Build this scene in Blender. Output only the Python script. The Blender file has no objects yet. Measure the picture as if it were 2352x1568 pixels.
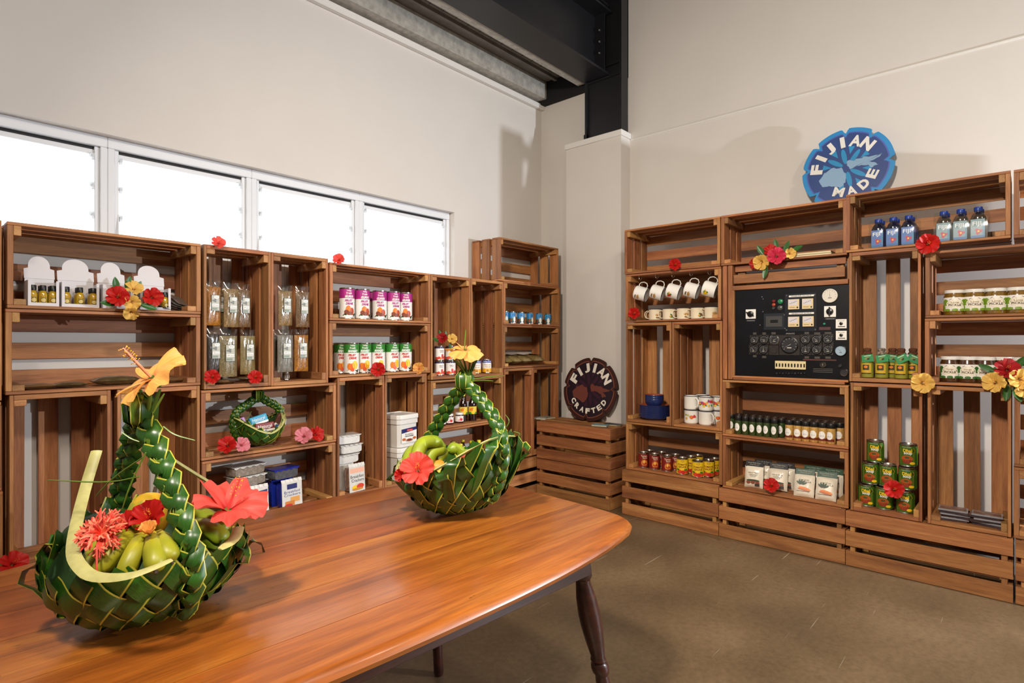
import bpy, bmesh, math, random
from mathutils import Vector, Matrix, Euler
random.seed(7)
PI = math.pi
scene = bpy.context.scene
col = scene.collection

# ------------------------------------------------------------------ camera
CAM_H = 1.35
FPX, CX, CY = 1319.0, 1176.0, 785.0          # focal length and principal point for a 2352 px wide frame
TH = math.radians(41.87)
FWD = Vector((math.cos(TH), math.sin(TH), 0)); RGT = Vector((math.sin(TH), -math.cos(TH), 0))
cam_d = bpy.data.cameras.new('camera'); cam = bpy.data.objects.new('camera', cam_d); col.objects.link(cam)
cam_d.sensor_width = 36.0; cam_d.lens = 36.0*FPX/2352.0; cam_d.clip_start = 0.02; cam_d.clip_end = 200
cam.location = (0, 0, CAM_H); cam.rotation_euler = (PI/2, 0, TH - PI/2)
scene.camera = cam

# ------------------------------------------------------------------ world, lights, exposure
vs = scene.view_settings
vs.view_transform = 'Standard'; vs.look = 'None'; vs.gamma = 1.0; vs.use_curve_mapping = False
vs.exposure = 0.0
world = bpy.data.worlds.new('sky'); scene.world = world; world.use_nodes = True
wn = world.node_tree.nodes; wl = world.node_tree.links
bg = wn['Background']; bg.inputs['Color'].default_value = (0.93, 0.96, 1.0, 1); bg.inputs['Strength'].default_value = 3.2

def area(name, loc, target, size, power, color, size_y=None, spread=180):
    l = bpy.data.lights.new(name, 'AREA'); l.energy = power; l.color = color
    l.shape = 'RECTANGLE' if size_y else 'DISK'; l.size = size
    if size_y: l.size_y = size_y
    l.spread = math.radians(spread)
    o = bpy.data.objects.new(name, l); col.objects.link(o); o.location = loc
    o.rotation_euler = (Vector(target) - Vector(loc)).to_track_quat('-Z', 'Y').to_euler()
    return o
WARM = (1.0, 0.89, 0.76)
# small cool strobe inferred from its shadows, unseen, nearly in line with the crate fronts
area('strobe_light', (3.985, -2.32, 1.83), (2.6, 3.4, 1.7), 0.03, 165, (0.84, 0.91, 1.0), 0.03)
# warm lamps under the roof, shining down on the shelves and the table
area('ceiling_lamp_light', (0.75, -0.45, 3.4), (1.5, 3.0, 0.5), 0.30, 21, WARM, spread=110)
area('ceiling_lamp_light', (-0.45, 0.55, 3.15), (4.2, 1.1, 1.1), 0.30, 82, WARM, spread=125)
area('ceiling_lamp_light', (2.3, -1.2, 3.75), (3.6, 1.6, 0.4), 0.30, 14, WARM, spread=120)
area('ceiling_lamp_light', (-0.9, 0.3, 3.7), (0.5, 2.9, 0.5), 0.30, 10, WARM, spread=110)

# ------------------------------------------------------------------ pixel -> point helpers (2352 x 1568 frame)
def _ray(px, py):
    return FWD + RGT*((px-CX)/FPX) + Vector((0, 0, (CY-py)/FPX))
C0 = Vector((0, 0, CAM_H))
def onX(px, py, x): r = _ray(px, py); return C0 + r*(x/r.x)
def onY(px, py, y): r = _ray(px, py); return C0 + r*(y/r.y)
def onZ(px, py, z): r = _ray(px, py); return C0 + r*((z-CAM_H)/r.z)
def onD(px, py, d): return C0 + _ray(px, py)*d

# ------------------------------------------------------------------ materials
def lin(c):
    if isinstance(c, str): c = tuple(int(c[i:i+2], 16)/255 for i in (0, 2, 4))
    return tuple((v/12.92 if v <= 0.04045 else ((v+0.055)/1.055)**2.4) for v in c[:3]) + (1.0,)
MATS = {}
def mat(name, color, rough=0.5, metal=0.0, spec=0.5, noise=0.0, scale=20.0, bump=0.0, coat=0.0, trans=0.0, sss=0.0, emit=0.0):
    if name in MATS: return MATS[name]
    m = bpy.data.materials.new(name); m.use_nodes = True; nt = m.node_tree; n = nt.nodes; l = nt.links
    b = n['Principled BSDF']; c = lin(color)
    b.inputs['Base Color'].default_value = c; b.inputs['Roughness'].default_value = rough
    b.inputs['Metallic'].default_value = metal; b.inputs['Specular IOR Level'].default_value = spec
    b.inputs['Coat Weight'].default_value = coat; b.inputs['Coat Roughness'].default_value = 0.12
    if trans: b.inputs['Transmission Weight'].default_value = trans
    if sss:
        b.inputs['Subsurface Weight'].default_value = sss; b.inputs['Subsurface Scale'].default_value = 0.01
    if noise or bump:
        tc = n.new('ShaderNodeTexCoord'); nz = n.new('ShaderNodeTexNoise'); nz.inputs['Scale'].default_value = scale
        nz.inputs['Detail'].default_value = 4
        l.new(tc.outputs['Object'], nz.inputs['Vector'])
        if noise:
            r = n.new('ShaderNodeMapRange'); r.inputs['To Min'].default_value = 1-noise; r.inputs['To Max'].default_value = 1+noise*0.6
            r.inputs['From Min'].default_value = 0.3; r.inputs['From Max'].default_value = 0.7
            l.new(nz.outputs['Fac'], r.inputs['Value'])
            mx = n.new('ShaderNodeMix'); mx.data_type = 'RGBA'; mx.blend_type = 'MULTIPLY'; mx.inputs['Factor'].default_value = 1
            mx.inputs['A'].default_value = c; l.new(r.outputs['Result'], mx.inputs['B']); l.new(mx.outputs['Result'], b.inputs['Base Color'])
        if bump:
            bp = n.new('ShaderNodeBump'); bp.inputs['Strength'].default_value = bump; bp.inputs['Distance'].default_value = 0.004
            l.new(nz.outputs['Fac'], bp.inputs['Height']); l.new(bp.outputs['Normal'], b.inputs['Normal'])
    MATS[name] = m; return m

def ramp(n, stops):
    r = n.new('ShaderNodeValToRGB'); e = r.color_ramp.elements
    while len(e) < len(stops): e.new(0.5)
    for el, (p, c) in zip(e, stops): el.position = p; el.color = lin(c) if isinstance(c, str) else (c, c, c, 1)
    return r

def wood(name, dark, mid, light, rough=0.55, vary=0.28, coat=0.0, hue=0.02, gscale=1.0, dents=False):
    if name in MATS: return MATS[name]
    m = bpy.data.materials.new(name); m.use_nodes = True; nt = m.node_tree; n = nt.nodes; l = nt.links
    b = n['Principled BSDF']; b.inputs['Roughness'].default_value = rough
    b.inputs['Coat Weight'].default_value = coat; b.inputs['Coat Roughness'].default_value = 0.16
    tc = n.new('ShaderNodeTexCoord'); oi = n.new('ShaderNodeObjectInfo')
    off = n.new('ShaderNodeVectorMath'); off.operation = 'SCALE'; off.inputs['Scale'].default_value = 37.0
    cmb = n.new('ShaderNodeCombineXYZ')
    for k in 'XYZ': l.new(oi.outputs['Random'], cmb.inputs[k])
    l.new(cmb.outputs['Vector'], off.inputs[0])
    add = n.new('ShaderNodeVectorMath'); add.operation = 'ADD'
    l.new(tc.outputs['Object'], add.inputs[0]); l.new(off.outputs['Vector'], add.inputs[1])
    mp = n.new('ShaderNodeMapping'); mp.inputs['Scale'].default_value = (1.3*gscale, 16*gscale, 16*gscale)
    l.new(add.outputs['Vector'], mp.inputs['Vector'])
    n1 = n.new('ShaderNodeTexNoise'); n1.inputs['Scale'].default_value = 1.0; n1.inputs['Detail'].default_value = 5; n1.inputs['Distortion'].default_value = 1.1
    l.new(mp.outputs['Vector'], n1.inputs['Vector'])
    mp2 = n.new('ShaderNodeMapping'); mp2.inputs['Scale'].default_value = (14*gscale, 220*gscale, 220*gscale)
    l.new(add.outputs['Vector'], mp2.inputs['Vector'])
    n2 = n.new('ShaderNodeTexNoise'); n2.inputs['Scale'].default_value = 1.0; n2.inputs['Detail'].default_value = 2
    l.new(mp2.outputs['Vector'], n2.inputs['Vector'])
    r = ramp(n, [(0.25, dark), (0.5, mid), (0.75, light)])
    l.new(n1.outputs['Fac'], r.inputs['Fac'])
    fine = n.new('ShaderNodeMapRange'); fine.inputs['From Min'].default_value = 0.3; fine.inputs['From Max'].default_value = 0.7
    fine.inputs['To Min'].default_value = 0.80; fine.inputs['To Max'].default_value = 1.12
    l.new(n2.outputs['Fac'], fine.inputs['Value'])
    mx = n.new('ShaderNodeMix'); mx.data_type = 'RGBA'; mx.blend_type = 'MULTIPLY'; mx.inputs['Factor'].default_value = 1
    l.new(r.outputs['Color'], mx.inputs['A']); l.new(fine.outputs['Result'], mx.inputs['B'])
    hs = n.new('ShaderNodeHueSaturation'); l.new(mx.outputs['Result'], hs.inputs['Color'])
    vr = n.new('ShaderNodeMapRange'); vr.inputs['To Min'].default_value = 1-vary; vr.inputs['To Max'].default_value = 1+vary
    l.new(oi.outputs['Random'], vr.inputs['Value']); l.new(vr.outputs['Result'], hs.inputs['Value'])
    wnz = n.new('ShaderNodeTexWhiteNoise'); wnz.noise_dimensions = '1D'; l.new(oi.outputs['Random'], wnz.inputs['W'])
    hr = n.new('ShaderNodeMapRange'); hr.inputs['To Min'].default_value = 0.5-hue; hr.inputs['To Max'].default_value = 0.5+hue
    l.new(wnz.outputs['Value'], hr.inputs['Value']); l.new(hr.outputs['Result'], hs.inputs['Hue'])
    src = hs.outputs['Color']
    if dents:
        mp3 = n.new('ShaderNodeMapping'); mp3.inputs['Scale'].default_value = (30, 75, 60); l.new(add.outputs['Vector'], mp3.inputs['Vector'])
        n3 = n.new('ShaderNodeTexNoise'); n3.inputs['Scale'].default_value = 1.0; l.new(mp3.outputs['Vector'], n3.inputs['Vector'])
        n4 = n.new('ShaderNodeTexNoise'); n4.inputs['Scale'].default_value = 5.0; l.new(add.outputs['Vector'], n4.inputs['Vector'])
        r3 = ramp(n, [(0.69, 0.0), (0.75, 1.0)]); l.new(n3.outputs['Fac'], r3.inputs['Fac'])
        r4 = ramp(n, [(0.52, 0.0), (0.62, 0.75)]); l.new(n4.outputs['Fac'], r4.inputs['Fac'])
        mm = n.new('ShaderNodeMath'); mm.operation = 'MULTIPLY'; l.new(r3.outputs['Color'], mm.inputs[0]); l.new(r4.outputs['Color'], mm.inputs[1])
        m5 = n.new('ShaderNodeMix'); m5.data_type = 'RGBA'; l.new(mm.outputs[0], m5.inputs['Factor'])
        l.new(src, m5.inputs['A']); m5.inputs['B'].default_value = lin('3a2310'); src = m5.outputs['Result']
    l.new(src, b.inputs['Base Color'])
    bp = n.new('ShaderNodeBump'); bp.inputs['Strength'].default_value = 0.12 if coat else 0.3; bp.inputs['Distance'].default_value = 0.002
    l.new(n2.outputs['Fac'], bp.inputs['Height']); l.new(bp.outputs['Normal'], b.inputs['Normal'])
    MATS[name] = m; return m

M_CRATE = wood('crate_wood', '754526', '9c6438', 'b67f4d', rough=0.6, vary=0.22, hue=0.008)
M_CRATE_END = wood('crate_batten_wood', '8a5a32', 'a87642', 'bb8a54', rough=0.6, vary=0.32, hue=0.01)
M_TABLE = wood('table_wood', '6c3410', '98501a', 'b26a28', rough=0.36, vary=0.2, coat=0.4, hue=0.006, gscale=0.8, dents=True)
M_LEG = wood('table_leg_wood', '2c1810', '432619', '5a3420', rough=0.35, vary=0.05, coat=0.3)
M_WALL = mat('wall_paint', 'd2ccc5', rough=0.9, spec=0.2, noise=0.02, scale=3, bump=0.03)
M_TRIM = mat('white_trim_paint', 'dcd9d3', rough=0.55)
M_ALU = mat('white_window_frame', 'd9dce0', rough=0.4)
M_BLACK_STEEL = mat('black_steel', '17171a', rough=0.42, spec=0.5, noise=0.2, scale=6)
M_CONC = mat('ceiling_concrete', 'a9a49a', rough=0.85, noise=0.25, scale=25, bump=0.3)
M_DECK = mat('steel_deck', '7c7a74', rough=0.7, noise=0.2, scale=9)
M_DARK = mat('dark_roof', '0e0e10', rough=0.9)
M_RUBBER = mat('black_rubber', '1a1a1c', rough=0.7)
M_STEEL = mat('bright_steel', 'c8c8c6', rough=0.22, metal=1.0)
M_WHITE = mat('white_gloss', 'e9e6de', rough=0.3)

# ------------------------------------------------------------------ mesh builder
class MB:
    def __init__(s): s.v = []; s.f = []; s.m = []; s.sm = []; s.uv = None
    def add(s, vs, fs, mi=0, smooth=False):
        o = len(s.v); s.v += [tuple(v) for v in vs]
        for f in fs: s.f.append(tuple(i+o for i in f)); s.m.append(mi); s.sm.append(smooth)
        return s
    def box(s, x0, y0, z0, x1, y1, z1, mi=0, bev=0.0):
        if bev <= 0:
            v = [(x, y, z) for z in (z0, z1) for y in (y0, y1) for x in (x0, x1)]
            return s.add(v, [(0,2,3,1),(4,5,7,6),(0,1,5,4),(1,3,7,5),(3,2,6,7),(2,0,4,6)], mi)
        bev = min(bev, 0.45*min(x1-x0, y1-y0, z1-z0)); vs_ = []; idx = {}
        for cx_ in (0, 1):
            for cy_ in (0, 1):
                for cz_ in (0, 1):
                    for ax in range(3):
                        p = [(x0, x1)[cx_], (y0, y1)[cy_], (z0, z1)[cz_]]
                        sg = [1 - 2*cx_, 1 - 2*cy_, 1 - 2*cz_]
                        for a in range(3):
                            if a != ax: p[a] += sg[a]*bev
                        idx[(cx_, cy_, cz_, ax)] = len(vs_); vs_.append(tuple(p))
        fs = []
        for ax in range(3):
            o1, o2 = [(1, 2), (0, 2), (0, 1)][ax]
            for sd in (0, 1):
                q = []
                for a, b in ((0, 0), (1, 0), (1, 1), (0, 1)):
                    c = [0, 0, 0]; c[ax] = sd; c[o1] = a; c[o2] = b; q.append(idx[(c[0], c[1], c[2], ax)])
                fs.append(q)
            for a in (0, 1):
                for b in (0, 1):
                    c0 = [0, 0, 0]; c0[o1] = a; c0[o2] = b; c1 = list(c0); c1[ax] = 1
                    fs.append([idx[(*c0, o1)], idx[(*c1, o1)], idx[(*c1, o2)], idx[(*c0, o2)]])
        for cx_ in (0, 1):
            for cy_ in (0, 1):
                for cz_ in (0, 1): fs.append([idx[(cx_, cy_, cz_, a)] for a in range(3)])
        return s.add(vs_, fs, mi)
    def lathe(s, prof, n=24, mi=0, cx=0, cy=0, smooth=True, mis=None, sq=None, caps=True):
        """prof: list of (r, z); sq: optional superellipse power for squarish plans"""
        vs_ = []
        for r, z in prof:
            for k in range(n):
                a = 2*PI*(k+0.5)/n; c, d = math.cos(a), math.sin(a)
                if sq:
                    q = (abs(c)**sq + abs(d)**sq)**(-1.0/sq); c *= q; d *= q
                vs_.append((cx + r*c, cy + r*d, z))
        o = len(s.v); s.v += vs_
        for i in range(len(prof)-1):
            for k in range(n):
                k2 = (k+1) % n
                s.f.append((o+i*n+k, o+i*n+k2, o+(i+1)*n+k2, o+(i+1)*n+k)); s.m.append(mis[i] if mis else mi); s.sm.append(smooth)
        if caps and prof[0][0] > 1e-5: s.f.append(tuple(o+k for k in reversed(range(n)))); s.m.append(mis[0] if mis else mi); s.sm.append(False)
        if caps and prof[-1][0] > 1e-5: s.f.append(tuple(o+(len(prof)-1)*n+k for k in range(n))); s.m.append(mis[-1] if mis else mi); s.sm.append(False)
        return s
    def tube(s, pts, rad, n=8, mi=0, flat=1.0, caps=True):
        pts = [Vector(p) for p in pts]; N = len(pts)
        if not isinstance(rad, (list, tuple)): rad = [rad]*N
        t0 = (pts[1]-pts[0]).normalized(); up = Vector((0, 0, 1)) if abs(t0.z) < 0.9 else Vector((1, 0, 0))
        nrm = t0.cross(up).normalized(); vs_ = []
        for i, p in enumerate(pts):
            t = (pts[min(i+1, N-1)] - pts[max(i-1, 0)]).normalized()
            nrm = (nrm - t*nrm.dot(t)).normalized(); bn = t.cross(nrm)
            for k in range(n):
                a = 2*PI*k/n
                vs_.append(p + nrm*(math.cos(a)*rad[i]) + bn*(math.sin(a)*rad[i]*flat))
        fs = [(i*n+k, i*n+(k+1) % n, (i+1)*n+(k+1) % n, (i+1)*n+k) for i in range(N-1) for k in range(n)]
        if caps: fs += [tuple(reversed(range(n))), tuple((N-1)*n+k for k in range(n))]
        return s.add(vs_, fs, mi, True)
    def grid(s, fn, nu, nv, mi=0, smooth=True):
        vs_ = [fn(i/nu, j/nv) for j in range(nv+1) for i in range(nu+1)]
        fs = [(j*(nu+1)+i, j*(nu+1)+i+1, (j+1)*(nu+1)+i+1, (j+1)*(nu+1)+i) for j in range(nv) for i in range(nu)]
        return s.add(vs_, fs, mi, smooth)
    def prism(s, poly, z0, z1, mi=0, mi_side=None):
        n = len(poly); vs_ = [(x, y, z0) for x, y in poly] + [(x, y, z1) for x, y in poly]
        s.add(vs_, [tuple(reversed(range(n))), tuple(range(n, 2*n))], mi)
        o = len(s.v) - 2*n
        for k in range(n):
            s.f.append((o+k, o+(k+1) % n, o+n+(k+1) % n, o+n+k)); s.m.append(mi if mi_side is None else mi_side); s.sm.append(False)
        return s
    def xform(s, M):
        s.v = [tuple(M @ Vector(v)) for v in s.v]; return s
    def mesh(s, name, mats, angle=0.7):
        me = bpy.data.meshes.new(name); me.from_pydata(s.v, [], s.f)
        for m in (mats if isinstance(mats, (list, tuple)) else [mats]): me.materials.append(m)
        me.polygons.foreach_set('material_index', s.m); me.polygons.foreach_set('use_smooth', s.sm)
        if s.uv:
            ul = me.uv_layers.new(name='UVMap'); flat = [0.0]*(2*len(me.loops))
            for li, lp in enumerate(me.loops): flat[2*li], flat[2*li+1] = s.uv[lp.vertex_index]
            ul.data.foreach_set('uv', flat)
        me.update()
        if any(s.sm): me.set_sharp_from_angle(angle=angle)
        return me

def obj(name, me, parent=None, loc=(0, 0, 0), rot=(0, 0, 0)):
    o = bpy.data.objects.new(name, me); col.objects.link(o); o.location = loc; o.rotation_euler = rot
    if parent is not None: o.parent = parent
    return o
def part(name, mb, mats, parent=None, loc=(0, 0, 0), rot=(0, 0, 0), angle=0.7):
    return obj(name, mb.mesh(name, mats, angle), parent, loc, rot)
def thing(name, label, cat, loc=(0, 0, 0), rotz=0.0, group=None, rot=None):
    o = bpy.data.objects.new(name, None); col.objects.link(o); o.empty_display_size = 0.05
    o.location = loc; o.rotation_euler = rot if rot is not None else (0, 0, rotz)
    return tag(o, label, cat, group)
def tag(o, label, cat, group=None):
    o['label'] = label; o['category'] = cat
    if group: o['group'] = group
    return o
def struct(name, mb, mats, label=None, parent=None):
    o = part(name, mb, mats, parent)
    if parent is None: o['kind'] = 'structure'
    if label: o['label'] = label; o['category'] = name.split('_')[0]
    return o
KIDS = {}
def dup(root, label, loc=None, rotz=None, rot=None, group=None):
    r = root.copy(); col.objects.link(r); r['label'] = label
    if loc is not None: r.location = loc
    if rotz is not None: r.rotation_euler = (0, 0, rotz)
    if rot is not None: r.rotation_euler = rot
    if group: r['group'] = group
    for ch in root.children:
        c = ch.copy(); col.objects.link(c); c.parent = r
        for g in ch.children:
            d = g.copy(); col.objects.link(d); d.parent = c
    return r

# ------------------------------------------------------------------ flat print: shapes laid on a surface
_TXT = {}
def text2d(st, bold=0.0, space=1.0):
    key = (st, bold, space)
    if key not in _TXT:
        cu = bpy.data.curves.new('t', 'FONT'); cu.body = st; cu.resolution_u = 3; cu.offset = bold; cu.space_character = space
        ob = bpy.data.objects.new('t', cu); col.objects.link(ob)
        dg = bpy.context.evaluated_depsgraph_get(); me = bpy.data.meshes.new_from_object(ob.evaluated_get(dg))
        vs_ = [(v.co.x, v.co.y) for v in me.vertices]; fs = [tuple(p.vertices) for p in me.polygons]
        bpy.data.objects.remove(ob); bpy.data.curves.remove(cu); bpy.data.meshes.remove(me)
        x0 = min(v[0] for v in vs_); x1 = max(v[0] for v in vs_); y0 = min(v[1] for v in vs_); y1 = max(v[1] for v in vs_)
        _TXT[key] = ([((x-x0), (y-y0)) for x, y in vs_], fs, x1-x0, y1-y0)
    return _TXT[key]
def flat_map(axis='y'):
    return lambda u, v, o: (u, -o, v)
def cyl_map(r):
    return lambda u, v, o: ((r+o)*math.sin(u/r), -(r+o)*math.cos(u/r), v)
def top_map():
    return lambda u, v, o: (u, v, o)
class Decal:
    def __init__(s, mp, step=0.00025): s.mp = mp; s.mb = MB(); s.mats = []; s.o = step; s.step = step
    def _mi(s, m):
        if m not in s.mats: s.mats.append(m)
        return s.mats.index(m)
    def _put(s, pts, fs, m):
        s.mb.add([s.mp(u, v, s.o) for u, v in pts], fs, s._mi(m)); s.o += s.step
    def rect(s, u0, v0, u1, v1, m, nu=1, nv=1):
        pts = [(u0+(u1-u0)*i/nu, v0+(v1-v0)*j/nv) for j in range(nv+1) for i in range(nu+1)]
        s._put(pts, [(j*(nu+1)+i, j*(nu+1)+i+1, (j+1)*(nu+1)+i+1, (j+1)*(nu+1)+i) for j in range(nv) for i in range(nu)], m); return s
    def ell(s, cu, cv, ru, rv, m, n=14, rot=0.0, rings=2, wob=0.0):
        pts = [(cu, cv)]; c, d = math.cos(rot), math.sin(rot)
        for q in range(1, rings+1):
            for k in range(n):
                a = 2*PI*k/n; w = 1 + wob*math.sin(3*a+cu*300)*(q == rings); x, y = ru*q/rings*w*math.cos(a), rv*q/rings*w*math.sin(a)
                pts.append((cu + x*c - y*d, cv + x*d + y*c))
        fs = [(0, 1+k, 1+(k+1) % n) for k in range(n)]
        for q in range(rings-1):
            b = 1+q*n; fs += [(b+k, b+n+k, b+n+(k+1) % n, b+(k+1) % n) for k in range(n)]
        s._put(pts, fs, m); return s
    def poly(s, pts, m): s._put(pts, [tuple(range(len(pts)))], m); return s
    def text(s, st, cu, cv, hgt, m, wid=None, bold=0.0, shear=0.0, rot=0.0, space=1.0):
        vs_, fs, w, h_ = text2d(st, bold, space); ky = hgt/h_; kx = ky if wid is None else wid/w
        c, d = math.cos(rot), math.sin(rot); pts = []
        for x, y in vs_:
            x2 = (x-w/2)*kx + shear*(y-h_/2)*ky; y2 = (y-h_/2)*ky
            pts.append((cu + x2*c - y2*d, cv + x2*d + y2*c))
        s._put(pts, fs, m); return s
    def arc(s, st, cu, cv, r, hgt, m, a_mid, da, bold=0.03, inward=False, kx=1.0):
        n = len(st)
        for i, ch in enumerate(st):
            if ch == ' ': continue
            a = a_mid + ((n-1)/2 - i)*da*(-1 if inward else 1)
            o = s.o; s.text(ch, cu + r*math.cos(a), cv + r*math.sin(a), hgt, m, wid=None if kx == 1.0 else None, bold=bold, rot=a - PI/2 + (PI if inward else 0)); s.o = o
        s.o += s.step; return s
    def part(s, name, parent=None, loc=(0, 0, 0), rot=(0, 0, 0)):
        return part(name, s.mb, s.mats, parent, loc, rot)
def ink(c, rough=0.45): return mat('ink_' + c, c, rough=rough)
# ================================================================== the room
LW, RW = 3.58, 4.43            # planes of the window wall (y) and of the crate wall (x)
YB, XB = -2.45, -2.6           # rear wall and left end wall
ROOF = 4.95
mb = MB(); mb.box(XB-0.2, YB-0.2, -0.1, RW+0.3, LW+0.3, 0.0)
def floor_mat():
    m = bpy.data.materials.new('polished_concrete'); m.use_nodes = True; nt = m.node_tree; n = nt.nodes; l = nt.links
    b = n['Principled BSDF']; tc = n.new('ShaderNodeTexCoord')
    a = n.new('ShaderNodeTexNoise'); a.inputs['Scale'].default_value = 1.6; a.inputs['Detail'].default_value = 5
    f = n.new('ShaderNodeTexNoise'); f.inputs['Scale'].default_value = 38; f.inputs['Detail'].default_value = 9; f.inputs['Roughness'].default_value = 0.72
    for q in (a, f): l.new(tc.outputs['Object'], q.inputs['Vector'])
    r = ramp(n, [(0.3, '5a4934'), (0.5, '6b573e'), (0.68, '7a6549')]); l.new(a.outputs['Fac'], r.inputs['Fac'])
    rf = n.new('ShaderNodeMapRange'); rf.inputs['From Min'].default_value = 0.3; rf.inputs['From Max'].default_value = 0.7
    rf.inputs['To Min'].default_value = 0.72; rf.inputs['To Max'].default_value = 1.22; l.new(f.outputs['Fac'], rf.inputs['Value'])
    mx = n.new('ShaderNodeMix'); mx.data_type = 'RGBA'; mx.blend_type = 'MULTIPLY'; mx.inputs['Factor'].default_value = 1
    l.new(r.outputs['Color'], mx.inputs['A']); l.new(rf.outputs['Result'], mx.inputs['B'])
    # thin pale scratches with a shape of their own
    src = mx.outputs['Result']
    for ang, sc, off in ((0.5, 1.0, 0.0), (1.4, 0.8, 5.3), (2.3, 1.2, 9.1)):
        mp = n.new('ShaderNodeMapping'); mp.inputs['Rotation'].default_value = (0, 0, ang); mp.inputs['Scale'].default_value = (1.6*sc, 60*sc, 1); mp.inputs['Location'].default_value = (off, off, 0)
        l.new(tc.outputs['Object'], mp.inputs['Vector'])
        z = n.new('ShaderNodeTexNoise'); z.inputs['Scale'].default_value = 1.0; z.inputs['Detail'].default_value = 1; l.new(mp.outputs['Vector'], z.inputs['Vector'])
        rr = ramp(n, [(0.768, 0.0), (0.785, 0.5)]); l.new(z.outputs['Fac'], rr.inputs['Fac'])
        m2 = n.new('ShaderNodeMix'); m2.data_type = 'RGBA'; l.new(rr.outputs['Color'], m2.inputs['Factor']); l.new(src, m2.inputs['A'])
        m2.inputs['B'].default_value = lin('b3a78f'); src = m2.outputs['Result']
    l.new(src, b.inputs['Base Color'])
    rr = n.new('ShaderNodeMapRange'); rr.inputs['To Min'].default_value = 0.28; rr.inputs['To Max'].default_value = 0.5; l.new(a.outputs['Fac'], rr.inputs['Value'])
    l.new(rr.outputs['Result'], b.inputs['Roughness'])
    bp = n.new('ShaderNodeBump'); bp.inputs['Strength'].default_value = 0.03; bp.inputs['Distance'].default_value = 0.003
    l.new(f.outputs['Fac'], bp.inputs['Height']); l.new(bp.outputs['Normal'], b.inputs['Normal'])
    return m
struct('floor', mb, floor_mat(), 'brown polished concrete floor with pale scratches')

# window wall with one long opening
WX0, WX1, WZ0, WZ1 = 0.02, 3.268, 1.835, 2.434
TOPZ = 3.66
mb = MB()
mb.box(XB, LW, 0, RW+0.2, LW+0.2, WZ0); mb.box(XB, LW, WZ1, RW+0.2, LW+0.2, ROOF)
mb.box(XB, LW, WZ0, WX0, LW+0.2, WZ1); mb.box(WX1, LW, WZ0, RW+0.2, LW+0.2, WZ1)
struct('wall_left', mb, M_WALL, 'cream plaster wall with the long louvre window')
mb = MB(); mb.box(RW, YB-0.2, 0, RW+0.2, 2.6, ROOF); mb.box(RW, 2.6, 0, RW+0.2, LW, 3.66)
mb2 = MB(); mb2.box(RW+0.01, 2.6, 3.66, RW+0.2, LW, ROOF); struct('void_infill', mb2, M_DARK)  # black infill standing in for the dark roof void, hides open sky
struct('wall_right', mb, M_WALL, 'cream plaster wall behind the tall crate shelves')
mb = MB(); mb.box(RW-0.005, YB, 3.100, RW, 2.585, 3.110); 
struct('trim_1', mb, M_TRIM, 'thin horizontal joint strip along the crate wall')
# rear and end walls (behind the camera), the rear one with a doorway open to the sky
mb = MB(); mb.box(XB, YB-0.2, 0, 3.1, YB, ROOF); mb.box(3.1, YB-0.2, 2.35, RW, YB, ROOF)
struct('wall_rear', mb, M_WALL)
mb = MB(); mb.box(XB-0.2, YB-0.2, 0, XB, LW+0.2, ROOF); struct('wall_end', mb, M_WALL)
mb = MB(); mb.box(XB, YB, ROOF, RW+0.2, LW+0.2, ROOF+0.1); struct('ceiling', mb, M_DARK, 'dark roof high above the room')

# pilaster beside the corner, with its cap
mb = MB(); mb.box(4.282, 2.585, 0, RW, 3.165, 3.115)
pil = struct('pillar', mb, M_WALL, 'cream boxed pilaster under the black steel column')
mb = MB(); mb.box(4.270, 2.573, 3.115, RW, 3.177, 3.165, bev=0.003); part('pillar_cap', mb, M_TRIM, pil)
mb = MB(); mb.box(4.425, 2.56, 3.110, RW, 2.573, 3.116); part('joint_strip', mb, M_TRIM, pil)

# black steel column and beams
def ibeam(mb, p0, p1, w, hgt, tf, tw, axis):
    """axis 'x' or 'z' run; p0/p1 are the run's ends at the section's centre"""
    x, y, z = p0; X, Y, Z = p1
    if axis == 'x':
        mb.box(x, y-w/2, z-hgt/2, X, y+w/2, z-hgt/2+tf); mb.box(x, y-w/2, z+hgt/2-tf, X, y+w/2, z+hgt/2)
        mb.box(x, y-tw/2, z-hgt/2+tf, X, y+tw/2, z+hgt/2-tf)
    elif axis == 'y':
        mb.box(x-w/2, y, z-hgt/2, x+w/2, Y, z-hgt/2+tf); mb.box(x-w/2, y, z+hgt/2-tf, x+w/2, Y, z+hgt/2)
        mb.box(x-tw/2, y, z-hgt/2+tf, x+tw/2, Y, z+hgt/2-tf)
    else:
        mb.box(x-hgt/2, y-w/2, z, x-hgt/2+tf, y+w/2, Z); mb.box(x+hgt/2-tf, y-w/2, z, x+hgt/2, y+w/2, Z)
        mb.box(x-hgt/2+tf, y-tw/2, z, x+hgt/2-tf, y+tw/2, Z)
sc_ = thing('steel_column', 'black steel column standing on the pilaster cap', 'column', (4.36, 2.79, 3.165)); sc_['kind'] = 'structure'
mb = MB(); mb.box(-0.03, -0.195, 0, 0.05, 0.185, 1.75); part('column_shaft', mb, M_BLACK_STEEL, sc_)
for yy in (-0.195, 0.165):
    mb = MB(); mb.box(-0.055, yy, 0, -0.03, yy+0.02, 1.75); part('flange_edge', mb, M_BLACK_STEEL, sc_)
for zz in (0.50, 0.60):
    mb = MB(); mb.box(-0.05, -0.175, zz, -0.03, 0.165, zz+0.014); part('stiffener_plate', mb, M_BLACK_STEEL, sc_)
mb = MB(); mb.box(-0.05, 0.165, 0, 0.05, 0.20, 0.055); part('base_plate', mb, M_BLACK_STEEL, sc_)
bm_ = thing('steel_beam', 'black steel beam running under the ceiling to the column', 'beam', (0, 2.855, 3.86)); bm_['kind'] = 'structure'
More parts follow.
